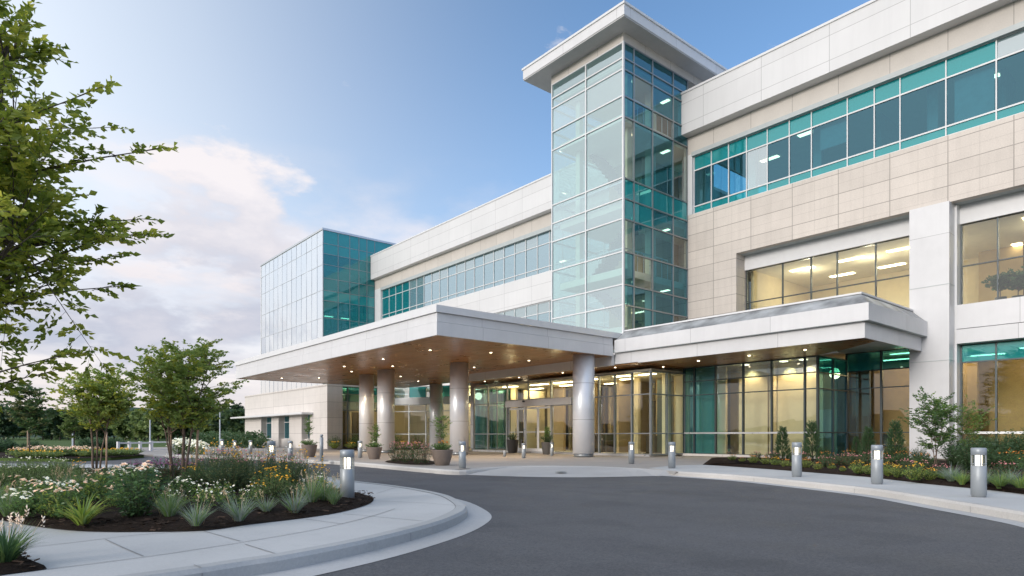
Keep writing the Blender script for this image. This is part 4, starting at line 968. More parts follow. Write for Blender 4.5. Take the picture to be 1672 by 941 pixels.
# saplings in the right-hand bed
sx, sy = ground(1528,768)
tree_thing('sapling', 'multi stemmed green sapling in front of the white pier', (sx,sy,0.05),
           grow([stem(0,0,1.6,0.014,(-0.25,0.2),41), stem(0.05,0,1.9,0.014,(-0.05,0.05),42), stem(0.08,0.04,1.6,0.012,(0.25,-0.2),43), stem(-0.04,0.05,1.3,0.011,(-0.1,-0.3),44)], (-0.08,0.05,1.45), 0.74, 0.95, 60, 10, 10, 0.062, 45, 0.008, 0.26, 0.45, 0.2, 0.6), M['bark_warm'], [L_['young_leaf_dark'], L_['young_leaf']])
sx, sy = ground(1577,767)
tree_thing('sapling', 'paler airy sapling with reddish stems behind the tallest lit bollard', (sx,sy,0.05),
           grow([stem(0,0,1.5,0.012,(-0.15,0.1),51), stem(0.05,0,1.75,0.012,(0.1,-0.05),52), stem(0.08,0.04,1.4,0.011,(0.25,-0.2),53)], (0.05,-0.02,1.35), 0.62, 0.78, 40, 8, 9, 0.052, 54, 0.007, 0.24, 0.5, 0.2, 0.6), M['bark_warm'], [L_['young_leaf'], L_['olive_leaf']])

# ------------------------------------------------------------------ far trees
def far_proto(seed, rx, rz, H, dens, leafs, name):
    TK = grow([stem(0,0,H*0.85,0.22,(0.1,0),seed)], (0,0,H-rz*0.96), rx, rz, dens, 8, 7, 1.0, seed+1, 0.08, 1.5, H*0.25, 0.35, 0.7, wr=0.75)
    return TK
far_kind = [('broad dark green tree', far_proto(61,3.6,3.3,8.0,60,None,''), ['forest_leaf','forest_dark']), ('round light green tree', far_proto(71,2.9,2.7,6.6,48,None,''), ['forest_light','forest_leaf']),
            ('tall dark tree', far_proto(81,3.0,4.4,10.0,66,None,''), ['forest_dark','forest_leaf']), ('small pale tree', far_proto(91,2.1,2.4,5.6,36,None,''), ['forest_light','olive_leaf'])]
ORD = 'first second third fourth fifth sixth seventh eighth ninth tenth eleventh twelfth thirteenth fourteenth fifteenth sixteenth seventeenth eighteenth nineteenth twentieth twenty-first twenty-second twenty-third twenty-fourth twenty-fifth twenty-sixth twenty-seventh twenty-eighth twenty-ninth thirtieth'.split()
proto = [None]*4; far = []
for (px, d, k, s) in [(-60,150,2,1.1),(-25,155,0,1.1),(6,140,2,1.0),(22,165,0,1.2),(70,160,2,0.95),(84,170,0,1.15),(98,150,0,1.05),(112,170,2,0.9),(140,165,0,1.0),(165,160,0,1.1),(186,170,2,1.0),(205,140,1,1.0),(222,150,1,1.1),(236,135,1,1.15),(246,170,0,1.05),
                      (258,128,1,1.05),(272,165,0,1.1),(290,150,0,1.0),(306,160,2,0.85),(322,150,0,1.05),(338,140,1,1.1),(352,165,2,1.0),(366,135,0,0.95),(378,150,2,1.05),(390,125,0,0.9),(404,140,0,1.0),(420,150,2,1.0),(436,145,0,1.0)]:
    x, y = at_depth(px, d)
    if proto[k] is None:
        o = tree_thing('park_tree', '', (x,y,-0.05), far_kind[k][1], M['bark'], [L_[n] for n in far_kind[k][2]], 'trees at the far side of the lawn'); proto[k] = o
    else: o = copy_tree(proto[k]); o.location = (x,y,-0.1)
    o.rotation_euler.z = rnd.uniform(0,6.28); s *= 0.8; o.scale = (s*rnd.uniform(0.9,1.1), s*rnd.uniform(0.9,1.1), s*rnd.uniform(0.88,1.1)); far.append((px,k,o))
for k in range(4):
    sub = sorted([f for f in far if f[1] == k], key=lambda f: -f[0])
    for i, f in enumerate(sub): tag(f[2], f'{far_kind[k][0]} across the lawn, {ORD[i]} of its kind from the annex', 'tree')
wb = MB(); rw = random.Random(5)
for i in range(9000):
    px = rw.uniform(-260,470); d = rw.uniform(185,215); x, y = at_depth(px, d)
    hmax = 8.2+2.2*math.sin(px*0.045)+1.6*math.sin(px*0.13+1)+rw.uniform(-1.2,1.0)
    zz = hmax*(rw.random()**0.6)
    add_leaf(wb, Vector((x,y,zz)), rv(rw), Vector((0,0,1))+rv(rw,0.9), rw.uniform(1.0,1.9), rw.uniform(0.8,1.5), 0 if rw.random() < 0.75 else 1)
o = wb.build('woodland', [L_['forest_dark'], L_['forest_leaf']]); tag(o, 'dark belt of woodland closing the far edge of the lawn', 'woodland', kind='stuff')

# ------------------------------------------------------------------ flowering plants and grasses
def shrub(seed, r, h, nst, lps, leaf, lmats, flowers=None, wr=0.5, upright=0.5, fsize=0.04, nfl=0, fm=None, sway=0.5):
    """a many stemmed plant: foliage mesh, and a flower mesh when it blooms"""
    g = random.Random(seed); F = MB(); B = MB()
    tips = []
    for i in range(nst):
        a = g.uniform(0,2*math.pi); rr = r*math.sqrt(g.random())
        zz = h*(1-0.45*(rr/r)**2)*g.uniform(0.72,1.08)
        e = Vector((math.cos(a)*rr, math.sin(a)*rr, zz)); b = Vector((e.x*0.25, e.y*0.25, 0))
        mid = b.lerp(e,0.5)+Vector((0,0,0.12*h))*upright
        F.tube([b,mid,e], [0.004,0.003,0.0015], 3, 2)
        tips.append((e, (e-mid).normalized()))
        for k in range(lps):
            t = 0.12+0.9*k/lps; p = b.lerp(mid,2*t) if t < 0.5 else mid.lerp(e,2*t-1)
            d = Vector((math.cos(a)*0.5+g.uniform(-1,1), math.sin(a)*0.5+g.uniform(-1,1), g.uniform(-0.3,0.9)))
            lL = leaf*g.uniform(0.65,1.2)
            add_leaf(F, p, d, Vector((0,0,1))+rv(g,0.7), lL, lL*wr, 1 if g.random() < 0.3 else 0)
    if nfl:
        tips.sort(key=lambda q: -q[0].z)
        for (e, d) in tips[:nfl]:
            add_flower(B, e+Vector((0,0,0.01)), d+Vector((0,0,0.25))+rv(g,0.75), fsize*g.uniform(0.7,1.2), 0, 1, 6, 0.35, g)
    return F, B
def tuft(seed, n, L, W, spread, droop, heads=0, hz=0.0):
    g = random.Random(seed); F = MB(); B = MB()
    for i in range(n):
        a = g.uniform(0,2*math.pi); sp__ = spread*math.sqrt(g.random())
        d = Vector((math.cos(a)*sp__, math.sin(a)*sp__, 1.0))
        add_blade(F, Vector((math.cos(a)*0.05*g.random(), math.sin(a)*0.05*g.random(), -0.01)), d, L*g.uniform(0.6,1.1), W, droop*g.uniform(0.6,1.3), 1 if g.random() < 0.3 else 0)
    for i in range(heads):
        a = g.uniform(0,2*math.pi); q = Vector((math.cos(a)*0.12*g.random(), math.sin(a)*0.12*g.random(), 0)); e = q*2.4+Vector((0,0,hz*g.uniform(0.75,1.05)))
        B.tube([q, q.lerp(e,0.55)+Vector((0,0,0.02)), e], [0.002,0.002,0.001], 3, 1)
        for k in range(7): add_leaf(B, e-Vector((0,0,0.012*k)), rv(g)+Vector((0,0,0.8)), rv(g), 0.035, 0.014, 0)
    return F, B
def conifer(seed, r, h, n):
    g = random.Random(seed); F = MB(); B = MB()
    B.tube([(0,0,-0.02),(0,0,h*0.9)], [0.02,0.006], 5)
    for i in range(n):
        t = g.random()**1.3; a = g.uniform(0,2*math.pi); rr = r*(1-t)**0.8*(0.45+0.6*g.random()); z = h*(0.04+0.92*t)
        p = Vector((math.cos(a)*rr*0.6, math.sin(a)*rr*0.6, z)); d = Vector((math.cos(a), math.sin(a), 0.8+g.uniform(-0.3,0.8)))
        for k in range(5): add_leaf(F, p+d.normalized()*(0.03*k), d+rv(g,0.6), rv(g), 0.085*g.uniform(0.7,1.2), 0.022, 1 if g.random() < 0.25 else 0)
    return F, B
class Kind:
    def __init__(s, name, cat, desc, bed, FB, mats, bmats=None, fname='foliage', bname='blossoms'):
        s.name, s.cat, s.desc, s.bed = name, cat, desc, bed; s.protos = []; s.items = []
        s.meshes = [(F.data(name+'_'+fname, mats), B.data(name+'_'+bname, bmats) if B.v else None) for F, B in FB]
        s.fname, s.bname = fname, bname; s.k = 1.0
    def put(s, px, py, sc=1.0, z=0.06, lab=None, xy=None):
        x, y = xy or ground(px, py, z); v = len(s.items) % len(s.meshes)
        t = thing(s.name, '', s.cat, (x,y,z), rnd.uniform(0,6.28), s.bed)
        for me, nm in zip(s.meshes[v], (s.fname, s.bname)):
            if me: o = bpy.data.objects.new(nm, me); COL.objects.link(o); o.parent = t
        k = sc*rnd.uniform(0.93,1.07); k *= s.k; t.scale = (k,k,k*rnd.uniform(1.0,1.15))
        s.items.append((px, py, t, lab))
    def name_all(s, frm, key):
        it = [q for q in s.items if not q[3]]
        if it: it.sort(key=key)
        for i, q in enumerate(it):
            q[2]['label'] = f'{s.desc}, {ORD[i]} from {frm}' if len(it) > 1 else f'{s.desc} near {frm}'
        for q in s.items:
            if q[3]: q[2]['label'] = q[3]
lf = L_
IB, RB = 'plants in the island flower bed', 'plants in the bed along the glass front'
sm = M['stem']
rose = Kind('rose_bush', 'rose bush', 'peach flowered rose bush in the island bed', IB, [shrub(101+i,0.30,0.42,34,9,0.062,None,nfl=10+2*i,fsize=0.032) for i in range(3)], [lf['shrub_leaf'],lf['lime_leaf'],sm], [lf['peach'],lf['yellow']])
cream = Kind('rose_bush', 'rose bush', 'cream flowered rose bush in the island bed', IB, [shrub(111+i,0.28,0.40,32,9,0.06,None,nfl=20,fsize=0.033) for i in range(2)], [lf['shrub_leaf'],lf['young_leaf'],sm], [lf['white_petal'],lf['yellow']])
bigrose = Kind('rose_bush', 'rose bush', 'large dark leaved rose bush with orange buds', IB, [shrub(121,0.36,0.62,60,11,0.07,None,nfl=12,fsize=0.036)], [lf['dark_leaf'],lf['shrub_leaf'],sm], [lf['peach'],lf['orange']])
daisy = Kind('daisy_plant', 'daisy', 'white daisy clump in the island bed', IB, [shrub(131+i,0.22,0.30,36,7,0.05,None,nfl=12,fsize=0.018) for i in range(2)], [lf['shrub_leaf'],lf['lime_leaf'],sm], [lf['white_petal'],lf['yellow']])
yell = Kind('coneflower_plant', 'flowering plant', 'bright yellow flowering perennial in the island bed', IB, [shrub(141+i,0.26,0.48,44,8,0.055,None,nfl=16,fsize=0.021,wr=0.32) for i in range(2)], [lf['shrub_leaf'],lf['olive_leaf'],sm], [lf['yellow'],lf['orange']])
haze = Kind('smoke_shrub', 'shrub', 'dark shrub with dusty pink seed heads in the island bed', IB, [shrub(151+i,0.42,0.60,110,9,0.045,None,nfl=30,fsize=0.017,wr=0.35) for i in range(2)], [lf['dark_leaf'],lf['olive_leaf'],sm], [lf['pink'],lf['straw']])
purp = Kind('purple_shrub', 'shrub', 'plum purple flowering shrub in the island bed', IB, [shrub(161+i,0.36,0.52,70,9,0.05,None,nfl=40,fsize=0.028) for i in range(2)], [lf['dark_leaf'],lf['red_leaf'],sm], [lf['purple'],lf['pink']])
feat = Kind('feathery_shrub', 'shrub', 'feathery light green shrub in the island bed', IB, [shrub(171+i,0.40,0.48,120,12,0.055,None,wr=0.18,nfl=6,fsize=0.02) for i in range(3)], [lf['feather_leaf'],lf['young_leaf'],sm], [lf['white_petal'],lf['yellow']])
mound = Kind('green_shrub', 'shrub', 'rounded deep green shrub in the island bed', IB, [shrub(181+i,0.38,0.46,90,10,0.05,None) for i in range(2)], [lf['dark_leaf'],lf['shrub_leaf'],sm])
wisp = Kind('goldenrod_plant', 'flowering plant', 'tall wispy yellow flowering plant in the island bed', IB, [shrub(191+i,0.24,0.78,30,14,0.05,None,wr=0.2,nfl=26,fsize=0.026,upright=0.2) for i in range(2)], [lf['olive_leaf'],lf['feather_leaf'],sm], [lf['yellow'],lf['yellow']])
lilac = Kind('aster_plant', 'flowering plant', 'tall pale lilac aster in the island bed', IB, [shrub(196+i,0.26,0.68,34,12,0.045,None,wr=0.25,nfl=30,fsize=0.02,upright=0.2) for i in range(2)], [lf['olive_leaf'],lf['shrub_leaf'],sm], [lf['white_petal'],lf['purple']])
lily = Kind('daylily_clump', 'daylily', 'lime green strappy daylily clump', IB, [tuft(201,110,0.42,0.022,0.95,0.9)], [lf['lime_leaf'],lf['green_blade']], fname='blades')
fesc = Kind('blue_grass_tuft', 'ornamental grass', 'spiky blue grey grass tuft at the bed edge', IB, [tuft(211+i,190,0.32,0.007,0.95,0.55,3,0.32) for i in range(2)], [lf['blue_blade'],lf['green_blade']], [lf['straw'],lf['straw']], 'blades', 'seed_heads')
oat = Kind('ornamental_grass', 'ornamental grass', 'soft arching grey green grass in the island bed', IB, [tuft(221+i,260,0.48,0.007,0.8,0.7,8,0.46) for i in range(2)], [lf['green_blade'],lf['blue_blade']], [lf['straw'],lf['straw']], 'blades', 'seed_heads')
lily.put(135,856,1.0,lab='lime green strappy daylily clump at the front edge of the island bed')
for p in ((320,857,.95),(391,849,1.0),(435,837,.72),(481,836,1.1)): fesc.put(*p)
for p in ((277,847,.8),(508,824,1.0),(530,821,.85),(12,842,.8),(545,824,.55),(-18,838,.9),(120,806,.9),(95,812,.9)): oat.put(*p)
for k_ in (rose,cream,bigrose,daisy,yell,haze,purp,feat,mound,wisp,lilac): k_.k = 0.98
for k_ in (feat,mound,purp): k_.k = 0.84
bigrose.put(223,848,1.0,lab='large dark leaved rose bush with orange buds at the front of the bed'); 
for p in ((55,838,.9),(86,846,.95),(103,848,.9),(160,822,1.0),(135,826,.9),(178,812,1.0),(28,832,.9),(255,818,.8),(200,824,.8),(186,835,.7)): rose.put(*p)
for p in ((38,846,.8),(110,832,.9),(208,806,1.0),(238,800,1.0),(64,824,.8),(190,798,.9),(300,815,.75)): cream.put(*p)
for p in ((335,836,.95),(346,828,.9),(376,835,.9),(408,830,.9),(325,815,.9),(362,814,.9),(275,826,.8),(268,838,.75),(412,815,.8),(505,806,.9),(520,802,.9),(290,834,.7)): daisy.put(*p)
for p in ((448,822,.9),(436,812,1.0),(460,808,1.0),(470,818,.8),(425,824,.7),(537,818,.6),(315,800,.9),(130,786,.9)): yell.put(*p)
for p in ((375,808,1.05),(404,806,.95),(345,800,.95),(420,796,1.0),(445,795,.95),(390,793,1.0),(480,797,.85),(350,785,1.0),(470,787,.9)): haze.put(*p)
for p in ((262,789,1.0),(285,786,1.05),(245,784,.9),(300,781,.9),(220,780,.9)): purp.put(*p)
for p in ((20,810,1.0),(62,808,1.05),(95,798,1.1),(130,800,1.0),(42,796,1.1),(75,788,1.1),(110,783,1.1),(150,798,.8),(0,800,1.0),(15,786,1.0),(-25,812,1.0),(150,806,.8),(175,795,.8),(50,778,1.0),(95,776,1.0)): feat.put(*p)
for p in ((212,790,.95),(235,806,.8),(250,802,.9),(320,789,1.0),(335,793,.9),(180,783,.8),(145,815,.7),(290,803,.75),(196,785,.9),(62,830,.6)): mound.put(*p)
for p in ((400,788,1.0),(372,783,1.0),(430,786,.95),(350,778,.95),(455,788,.9),(490,792,.8),(510,797,.75),(380,776,1.0),(525,800,.65),(325,777,.95)): wisp.put(*p)
for p in ((410,783,1.0),(440,782,.95),(390,779,1.0),(470,784,.85),(360,775,1.0),(310,775,1.0),(500,790,.75),(285,774,.9)): lilac.put(*p)
for k in (rose,cream,bigrose,lily,daisy,yell,haze,purp,feat,mound,wisp,lilac,fesc,oat): k.name_all('the bollard', lambda q: -q[0])
# corner bed
arch = Kind('arching_plant', 'garden plant', 'dark green arching plant in the corner mulch bed by the footpath', 'corner bed plants', [tuft(231,300,0.36,0.012,0.9,0.8)], [lf['dark_leaf'],lf['green_blade']], fname='blades')
arch.put(8,921,1.0,0.03,lab=arch.desc); arch.name_all('',None)
F, B = tuft(233,26,0.34,0.006,0.5,0.4,10,0.38)
for e in range(6): add_flower(B, Vector((rnd.uniform(-.1,.1),rnd.uniform(-.1,.1),rnd.uniform(.26,.33))), Vector((0,0,1))+rv(rnd,.5), 0.022, 0, 1)
pk = Kind('pink_flower_plant', 'flowering plant', 'small plant with salmon blooms behind the corner arching clump', 'corner bed plants', [(F,B)], [lf['green_blade'],lf['olive_leaf']], [lf['peach'],lf['straw']])
pk.put(14,908,0.95,0.03,lab=pk.desc); pk.name_all('',None)

# bed along the glass front
gold = Kind('golden_mound', 'shrub', 'golden green mounded shrub with tiny orange flowers', RB, [shrub(301+i,0.21,0.27,80,8,0.036,None,nfl=20,fsize=0.018) for i in range(3)], [lf['lime_leaf'],lf['olive_leaf'],sm], [lf['orange'],lf['crimson']])
goldy = Kind('golden_mound', 'shrub', 'lime mounded shrub dotted with yellow flowers', RB, [shrub(311+i,0.22,0.28,80,8,0.036,None,nfl=18,fsize=0.018) for i in range(2)], [lf['lime_leaf'],lf['shrub_leaf'],sm], [lf['yellow'],lf['yellow']])
pinks = Kind('pink_flower_shrub', 'shrub', 'dark low shrub with pink and salmon flowers by the glass', RB, [shrub(321+i,0.40,0.42,80,9,0.05,None,nfl=26,fsize=0.021) for i in range(2)], [lf['dark_leaf'],lf['red_leaf'],sm], [lf['pink'],lf['orange']])
orng = Kind('orange_flower_shrub', 'shrub', 'dark shrub with amber orange flowers by the glass', RB, [shrub(331+i,0.42,0.44,80,9,0.055,None,nfl=22,fsize=0.021) for i in range(2)], [lf['dark_leaf'],lf['shrub_leaf'],sm], [lf['orange'],lf['yellow']])
con = Kind('conifer_shrub', 'conifer', 'dark upright conifer shrub against the glass', RB, [conifer(341+i,0.48,1.25,520) for i in range(2)], [lf['conifer_leaf'],lf['dark_leaf']], [M['bark']], bname='trunk')
ever = Kind('evergreen_shrub', 'shrub', 'bushy dark evergreen shrub behind the saplings', RB, [shrub(351+i,0.62,0.95,150,12,0.075,None) for i in range(2)], [lf['conifer_leaf'],lf['dark_leaf'],sm])
bgr = Kind('blue_grass_clump', 'ornamental grass', 'arching blue green grass clump by the footpath', RB, [tuft(361+i,300,0.46,0.008,0.95,0.85,0,0) for i in range(2)], [lf['blue_blade'],lf['green_blade']], fname='blades')
sedge = Kind('sedge_clump', 'ornamental grass', 'fresh green fine bladed sedge clump by the footpath', RB, [tuft(371+i,260,0.36,0.007,0.95,0.8) for i in range(2)], [lf['green_blade'],lf['lime_leaf']], fname='blades')
for p in ((1230,758,1.0),(1250,760,.95),(1284,764,1.0),(1300,766,.7),(1316,766,1.0),(1335,768,.75),(1196,753,.95),(1212,756,.7)): gold.put(*p)
for p in ((1266,762,.95),(1402,774,1.05),(1418,775,.8),(1452,778,1.05),(1466,780,.9),(1494,785,1.15),(1518,785,.95),(1358,768,.55),(1376,771,.5)): goldy.put(*p)
for p in ((1235,752,.8),(1262,754,.8),(1310,757,.85),(1375,762,.95),(1395,765,.9),(1440,768,.9),(1480,773,.85),(1500,776,.8),(1420,760,1.0),(1347,765,.8),(1640,783,.9),(1535,780,.7)): pinks.put(*p)
for p in ((1350,758,.95),(1300,752,.8),(1475,760,1.0),(1450,757,.9),(1510,764,.9),(1650,770,1.1),(1672,764,1.0),(1620,760,1.0),(1690,776,1.1),(1385,753,.9)): orng.put(*p)
for p in ((1278,753,.95),(1326,755,1.05),(1418,756,.85),(1462,757,1.1),(1398,752,.7)): con.put(*p)
for p in ((1590,772,1.0),(1562,762,.9),(1622,765,.95),(1650,757,1.1),(1500,757,.6),(1680,755,1.2),(1605,757,1.0),(1345,752,.55)): ever.put(*p)
for p in ((1555,788,.95),(1608,793,.8),(1650,794,.9)): bgr.put(*p)
for p in ((1571,791,.85),(1633,797,1.0),(1668,800,.9),(1540,785,.7)): sedge.put(*p)
for k in (gold,goldy,pinks,orng,con,ever,bgr,sedge): k.name_all('the entrance', lambda q: q[0])
# plaza bed and annex bed
PB = 'plants in the small plaza bed'
ros2 = Kind('leggy_rose_bush', 'rose bush', 'leggy rose bush with dull pink blooms in the plaza bed', PB, [shrub(401+i,0.34,0.75,26,12,0.065,None,nfl=16,fsize=0.03,upright=0.1) for i in range(2)], [lf['dark_leaf'],lf['red_leaf'],sm], [lf['pink'],lf['white_petal']])
for p in ((645,754,.95),(662,756,1.0),(680,757.5,1.0),(694,757,.9),(672,753,1.05),(655,752.6,.9)): ros2.put(*p)
ros2.name_all('the annex', lambda q: q[0])
AB = 'plants below the annex windows'
ysh = Kind('golden_shrub', 'shrub', 'low yellow green shrub bordering the annex glass', AB, [shrub(411+i,0.55,0.5,60,8,0.09,None,nfl=14,fsize=0.05) for i in range(2)], [lf['lime_leaf'],lf['olive_leaf'],sm], [lf['yellow'],lf['straw']])
tsh = Kind('leafy_shrub', 'shrub', 'taller dark leafy shrub below the annex glass', AB, [shrub(421+i,0.7,1.1,70,9,0.11,None) for i in range(2)], [lf['shrub_leaf'],lf['dark_leaf'],sm])
for i,(x,y) in enumerate(((20.6,45.2),(21.6,44.6),(22.6,43.8),(23.6,43.0),(24.6,42.2),(25.2,41.4))): ysh.put(500+i,740,1.0,xy=(x,y))
for i,(x,y) in enumerate(((20.9,46.0),(22.6,45.9),(24.0,45.2),(25.4,44.4),(26.4,43.0))): tsh.put(500+i,740,0.95,xy=(x,y))
ysh.name_all('the annex corner', lambda q: q[0]); tsh.name_all('the annex corner', lambda q: q[0])
# far planting strip
FB_ = 'plants on the far planting strip'
fp = Kind('bedding_plant', 'flowering plant', 'pinkish flowering shrub on the far planting strip', FB_, [shrub(431+i,0.75,0.42,70,7,0.11,None,nfl=30,fsize=0.05) for i in range(2)], [lf['shrub_leaf'],lf['olive_leaf'],sm], [lf['peach'],lf['pink']])
fy_ = Kind('bedding_plant', 'flowering plant', 'yellow green shrub on the far planting strip', FB_, [shrub(441,0.75,0.38,70,7,0.11,None,nfl=12,fsize=0.045)], [lf['feather_leaf'],lf['lime_leaf'],sm], [lf['yellow'],lf['yellow']])
for px in range(60,150,9): fp.put(px, 743.5+2*math.sin(px), .95, 0.05)
for px in range(32,58,8): fp.put(px, 743.5, .8, 0.05)
for px in range(128,222,9): fy_.put(px, 744.8+(1 if px % 2 else -1)*0.7-(px-128)*0.02, .8, 0.05)
for px in (34,48,62,76,90): fy_.put(px, 747, .8, 0.05)
fp.name_all('the white rail', lambda q: -q[0]); fy_.name_all('the white rail', lambda q: -q[0])
bs = Kind('clipped_shrub', 'shrub', 'dark rounded shrub standing on the lawn', 'shrubs on the lawn', [shrub(451+i,0.8,1.0,110,9,0.16,None) for i in range(2)], [lf['dark_leaf'],lf['forest_dark'],sm])
for (px,py,s) in ((5,740,1.1),(14,741,1.1),(38,741,.9),(56,741,1.05),(141,737,1.3),(149,736.5,1.2),(165,736,1.1),(180,736,1.2),(194,736,1.1),(300,736,.8),(-12,741,1.1)): bs.put(px,py,s*0.72,-0.02)
bs.name_all('the annex', lambda q: -q[0])
hg = MB(); rh = random.Random(9)
p0 = Vector((*at_depth(330,62),0)); p1 = Vector((*at_depth(425,52),0))
for i in range(5200):
    t = rh.random(); c0 = p0.lerp(p1,t); hh = 1.0+0.25*math.sin(t*23)+0.2*math.sin(t*57)
    q = c0+Vector((rh.uniform(-0.8,0.8), rh.uniform(-0.8,0.8), hh*rh.random()**0.6))
    add_leaf(hg, q, rv(rh)+Vector((0,0,.3)), Vector((0,0,1))+rv(rh,.8), rh.uniform(.15,.3), rh.uniform(.12,.22), 0 if rh.random() < .6 else 1)
o = hg.build('hedge', [L_['dark_leaf'], L_['forest_leaf']]); tag(o, 'long dark green hedge running up to the stone annex', 'hedge', kind='thing')
# ------------------------------------------------------------------ bollards
M['bollard_metal'] = plain('bollard_metal', (0.33,0.355,0.37), 0.45, 0.25, var=0.07, scale=4)
M['bollard_cap'] = plain('bollard_cap', (0.30,0.33,0.355), 0.45, 0.25, var=0.06)
M['lens_glass'] = glass('lens_glass', (0.95,0.95,0.93), r0=0.06)
def make_bollard(r=0.107, h=0.79):
    t = thing('bollard_light', '', 'bollard light', (0,0,0), 0, 'lit bollards along the drive')
    b = MB(); b.lathe([(r-0.012,0.0),(r-0.012,0.03),(r,0.035),(r,h-0.29),(r-0.004,h-0.285)], seg=36); b.build('shaft', M['bollard_metal'], t)
    b = MB(); b.lathe([(r-0.008,h-0.115),(r,h-0.11),(r,h-0.012),(r-0.012,h),(0.0,h+0.002)], seg=36, cap=False); b.build('cap', M['bollard_cap'], t)
    b = MB(); b.lathe([(r*0.42,h-0.284),(r*0.42,h-0.116)], seg=24); l = b.build('lamp', M['bollard_lamp'], t)
    b = MB(); b.lathe([(r*0.9,h-0.284),(r*0.9,h-0.116)], seg=36, cap=False); b.build('lens', M['lens_glass'], t)
    b = MB()
    for k in range(8):
        a = 2*math.pi*(k+0.5)/8; u = (-math.sin(a), math.cos(a)); n = (math.cos(a), math.sin(a))
        b.obox((0,0), u, n, -0.009, 0.009, r*0.92, r*0.99, h-0.284, h-0.114)
    b.lathe([(r*0.93,h-0.262),(r*0.995,h-0.262),(r*0.995,h-0.25),(r*0.93,h-0.25)], seg=36, cap=False); b.build('guard', M['bollard_metal'], t)
    return t
bproto = make_bollard(); nb = 0
def bollard(px, py, label, s=1.0, z=0.0):
    global nb
    o = bproto if nb == 0 else copy_tree(bproto); nb += 1
    x, y = ground(px, py, z); o.location = (x,y,z); o.rotation_euler.z = rnd.uniform(0,6); o.scale = (s,s,s); o['label'] = label
bollard(567,820,'lit grey bollard standing in the mulch at the tip of the island bed',1.0)
bollard(443,770,'lit bollard rising behind the yellow flowers at the back of the island bed',1.08)
bollard(1598,812,'largest lit bollard on the footpath in front of the saplings',1.02)
bollard(1432,791,'lit bollard on the footpath in line with the white pier edge',1.03)
bollard(1301,779,'lit bollard on the footpath in front of two dark conifer shrubs',1.07)
bollard(1097,765,'lit bollard on the plaza edge below the teal corner glass',1.03)
bollard(1031,757.5,'lit bollard on the plaza in front of the vestibule corner',1.0)
bollard(755,765,'lit bollard between the big planter and the plaza kerb',1.05)
bollard(588,748,'lit bollard beside the metal column nearest the annex',0.98)
bollard(409,741,'small lit bollard before the stone annex wall, third from its corner',0.95)
bollard(383,742,'small bollard on the far plaza edge in front of the hedge',0.95)
bollard(362,743,'weathered bollard beside the lamp post and hedge',1.05)
bollard(855,748.5,'slim lit bollard on the plaza before the sliding doors',0.85)
bollard(901,745,'slim bollard on the plaza beside the round dark planter at the door',0.85)
bollard(474,751,'lit double headed bollard on the plaza near the first planter',1.0)
def post(px, py, h, r, label, name='post', plate=False, z=0.0):
    x, y = ground(px, py, z); b = MB(); b.lathe([(r,0),(r,h-0.02),(r*0.7,h)], seg=16)
    if plate: b.lathe([(r*0.5,h),(r*0.5,h+0.02),(r*0.9,h+0.03),(r*0.9,h+0.09),(r*0.6,h+0.11)], seg=12); b.box(-0.22,0.22,-0.16,0.16,0.0,0.03)
    o = b.build(name, M['bollard_metal']); o.location = (x,y,z); tag(o, label, 'post', kind='thing')
post(525,753.5,0.95,0.07,'dark slim post with foot plate on the plaza kerb','kerb_post',True)
post(824,746,0.32,0.07,'short unlit stub post on the plaza facing the doors','stub_post')
# ------------------------------------------------------------------ planters
M['pot'] = plain('taupe_pot', (0.20,0.155,0.125), 0.6, var=0.12, scale=5, bstr=0.2); M['pot_dark'] = plain('dark_pot', (0.035,0.033,0.033), 0.5, var=0.1)
M['pot_grey'] = plain('pot_grey', (0.085,0.08,0.075), 0.6, var=0.1)
M['soil'] = M['mulch']
def bowl(name, label, xy, r, h, mat, FB, fm, bm, plant, plab, cat='planter', straight=False, extra=None):
    t = thing(name, label, cat, (xy[0],xy[1],0), 0, 'planters on the plaza')
    b = MB()
    prof = [(r*0.62,0),(r*0.66,0.02),(r*0.86,h*0.5),(r*0.98,h*0.9),(r,h-0.02),(r,h),(r*0.92,h),(r*0.9,h-0.06)] if not straight else [(r*0.72,0),(r*0.74,0.02),(r*0.98,h-0.03),(r,h),(r*0.92,h),(r*0.9,h-0.06)]
    b.lathe(prof, seg=36, cap=False); b.build('pot', mat, t)
    b = MB(); b.lathe([(0.001,h-0.052),(r*0.9,h-0.055)], seg=24, cap=False); b.build('soil', M['soil'], t)
    p = thing(plant, plab, 'potted plant', (xy[0],xy[1],h-0.06), rnd.uniform(0,6), 'plants growing in the plaza planters')
    FB[0].build('foliage', fm, p)
    if FB[1].v: FB[1].build('blossoms', bm, p)
    if extra: extra[0].build('stem', M['bark'], p); extra[1].build('upper_foliage', [L_['young_leaf'],L_['young_leaf_dark']], p)
fm = [L_['shrub_leaf'],L_['young_leaf'],M['stem']]
def thin(seed, h, rx): return grow([stem(0,0,h*0.95,0.012,(0.05,0),seed), stem(0.03,0.02,h*0.85,0.01,(0.14,-0.1),seed+1)], (0.04,0,h*0.68), rx, h*0.36, 26, 5, 6, 0.06, seed+2, 0.006, 0.18, h*0.3, 0.1, 0.8, wr=0.45)
bowl('bowl_planter','big taupe bowl planter with tall airy plants beside the nearest column',ground(722,760),0.37,0.53,M['pot'],shrub(501,0.42,0.34,60,9,0.07,None,nfl=9,fsize=0.045),fm,[L_['orange'],L_['yellow']],'potted_plant','tall airy shrub with orange flowers in the largest planter',extra=thin(502,1.25,0.34))
bowl('bowl_planter','taupe bowl planter standing before the pair of columns',ground(611,750),0.34,0.52,M['pot'],shrub(511,0.40,0.30,60,9,0.07,None,nfl=10,fsize=0.03),fm,[L_['white_petal'],L_['yellow']],'potted_plant','leafy plant with a slender top in the planter by the column pair',extra=thin(512,0.95,0.26))
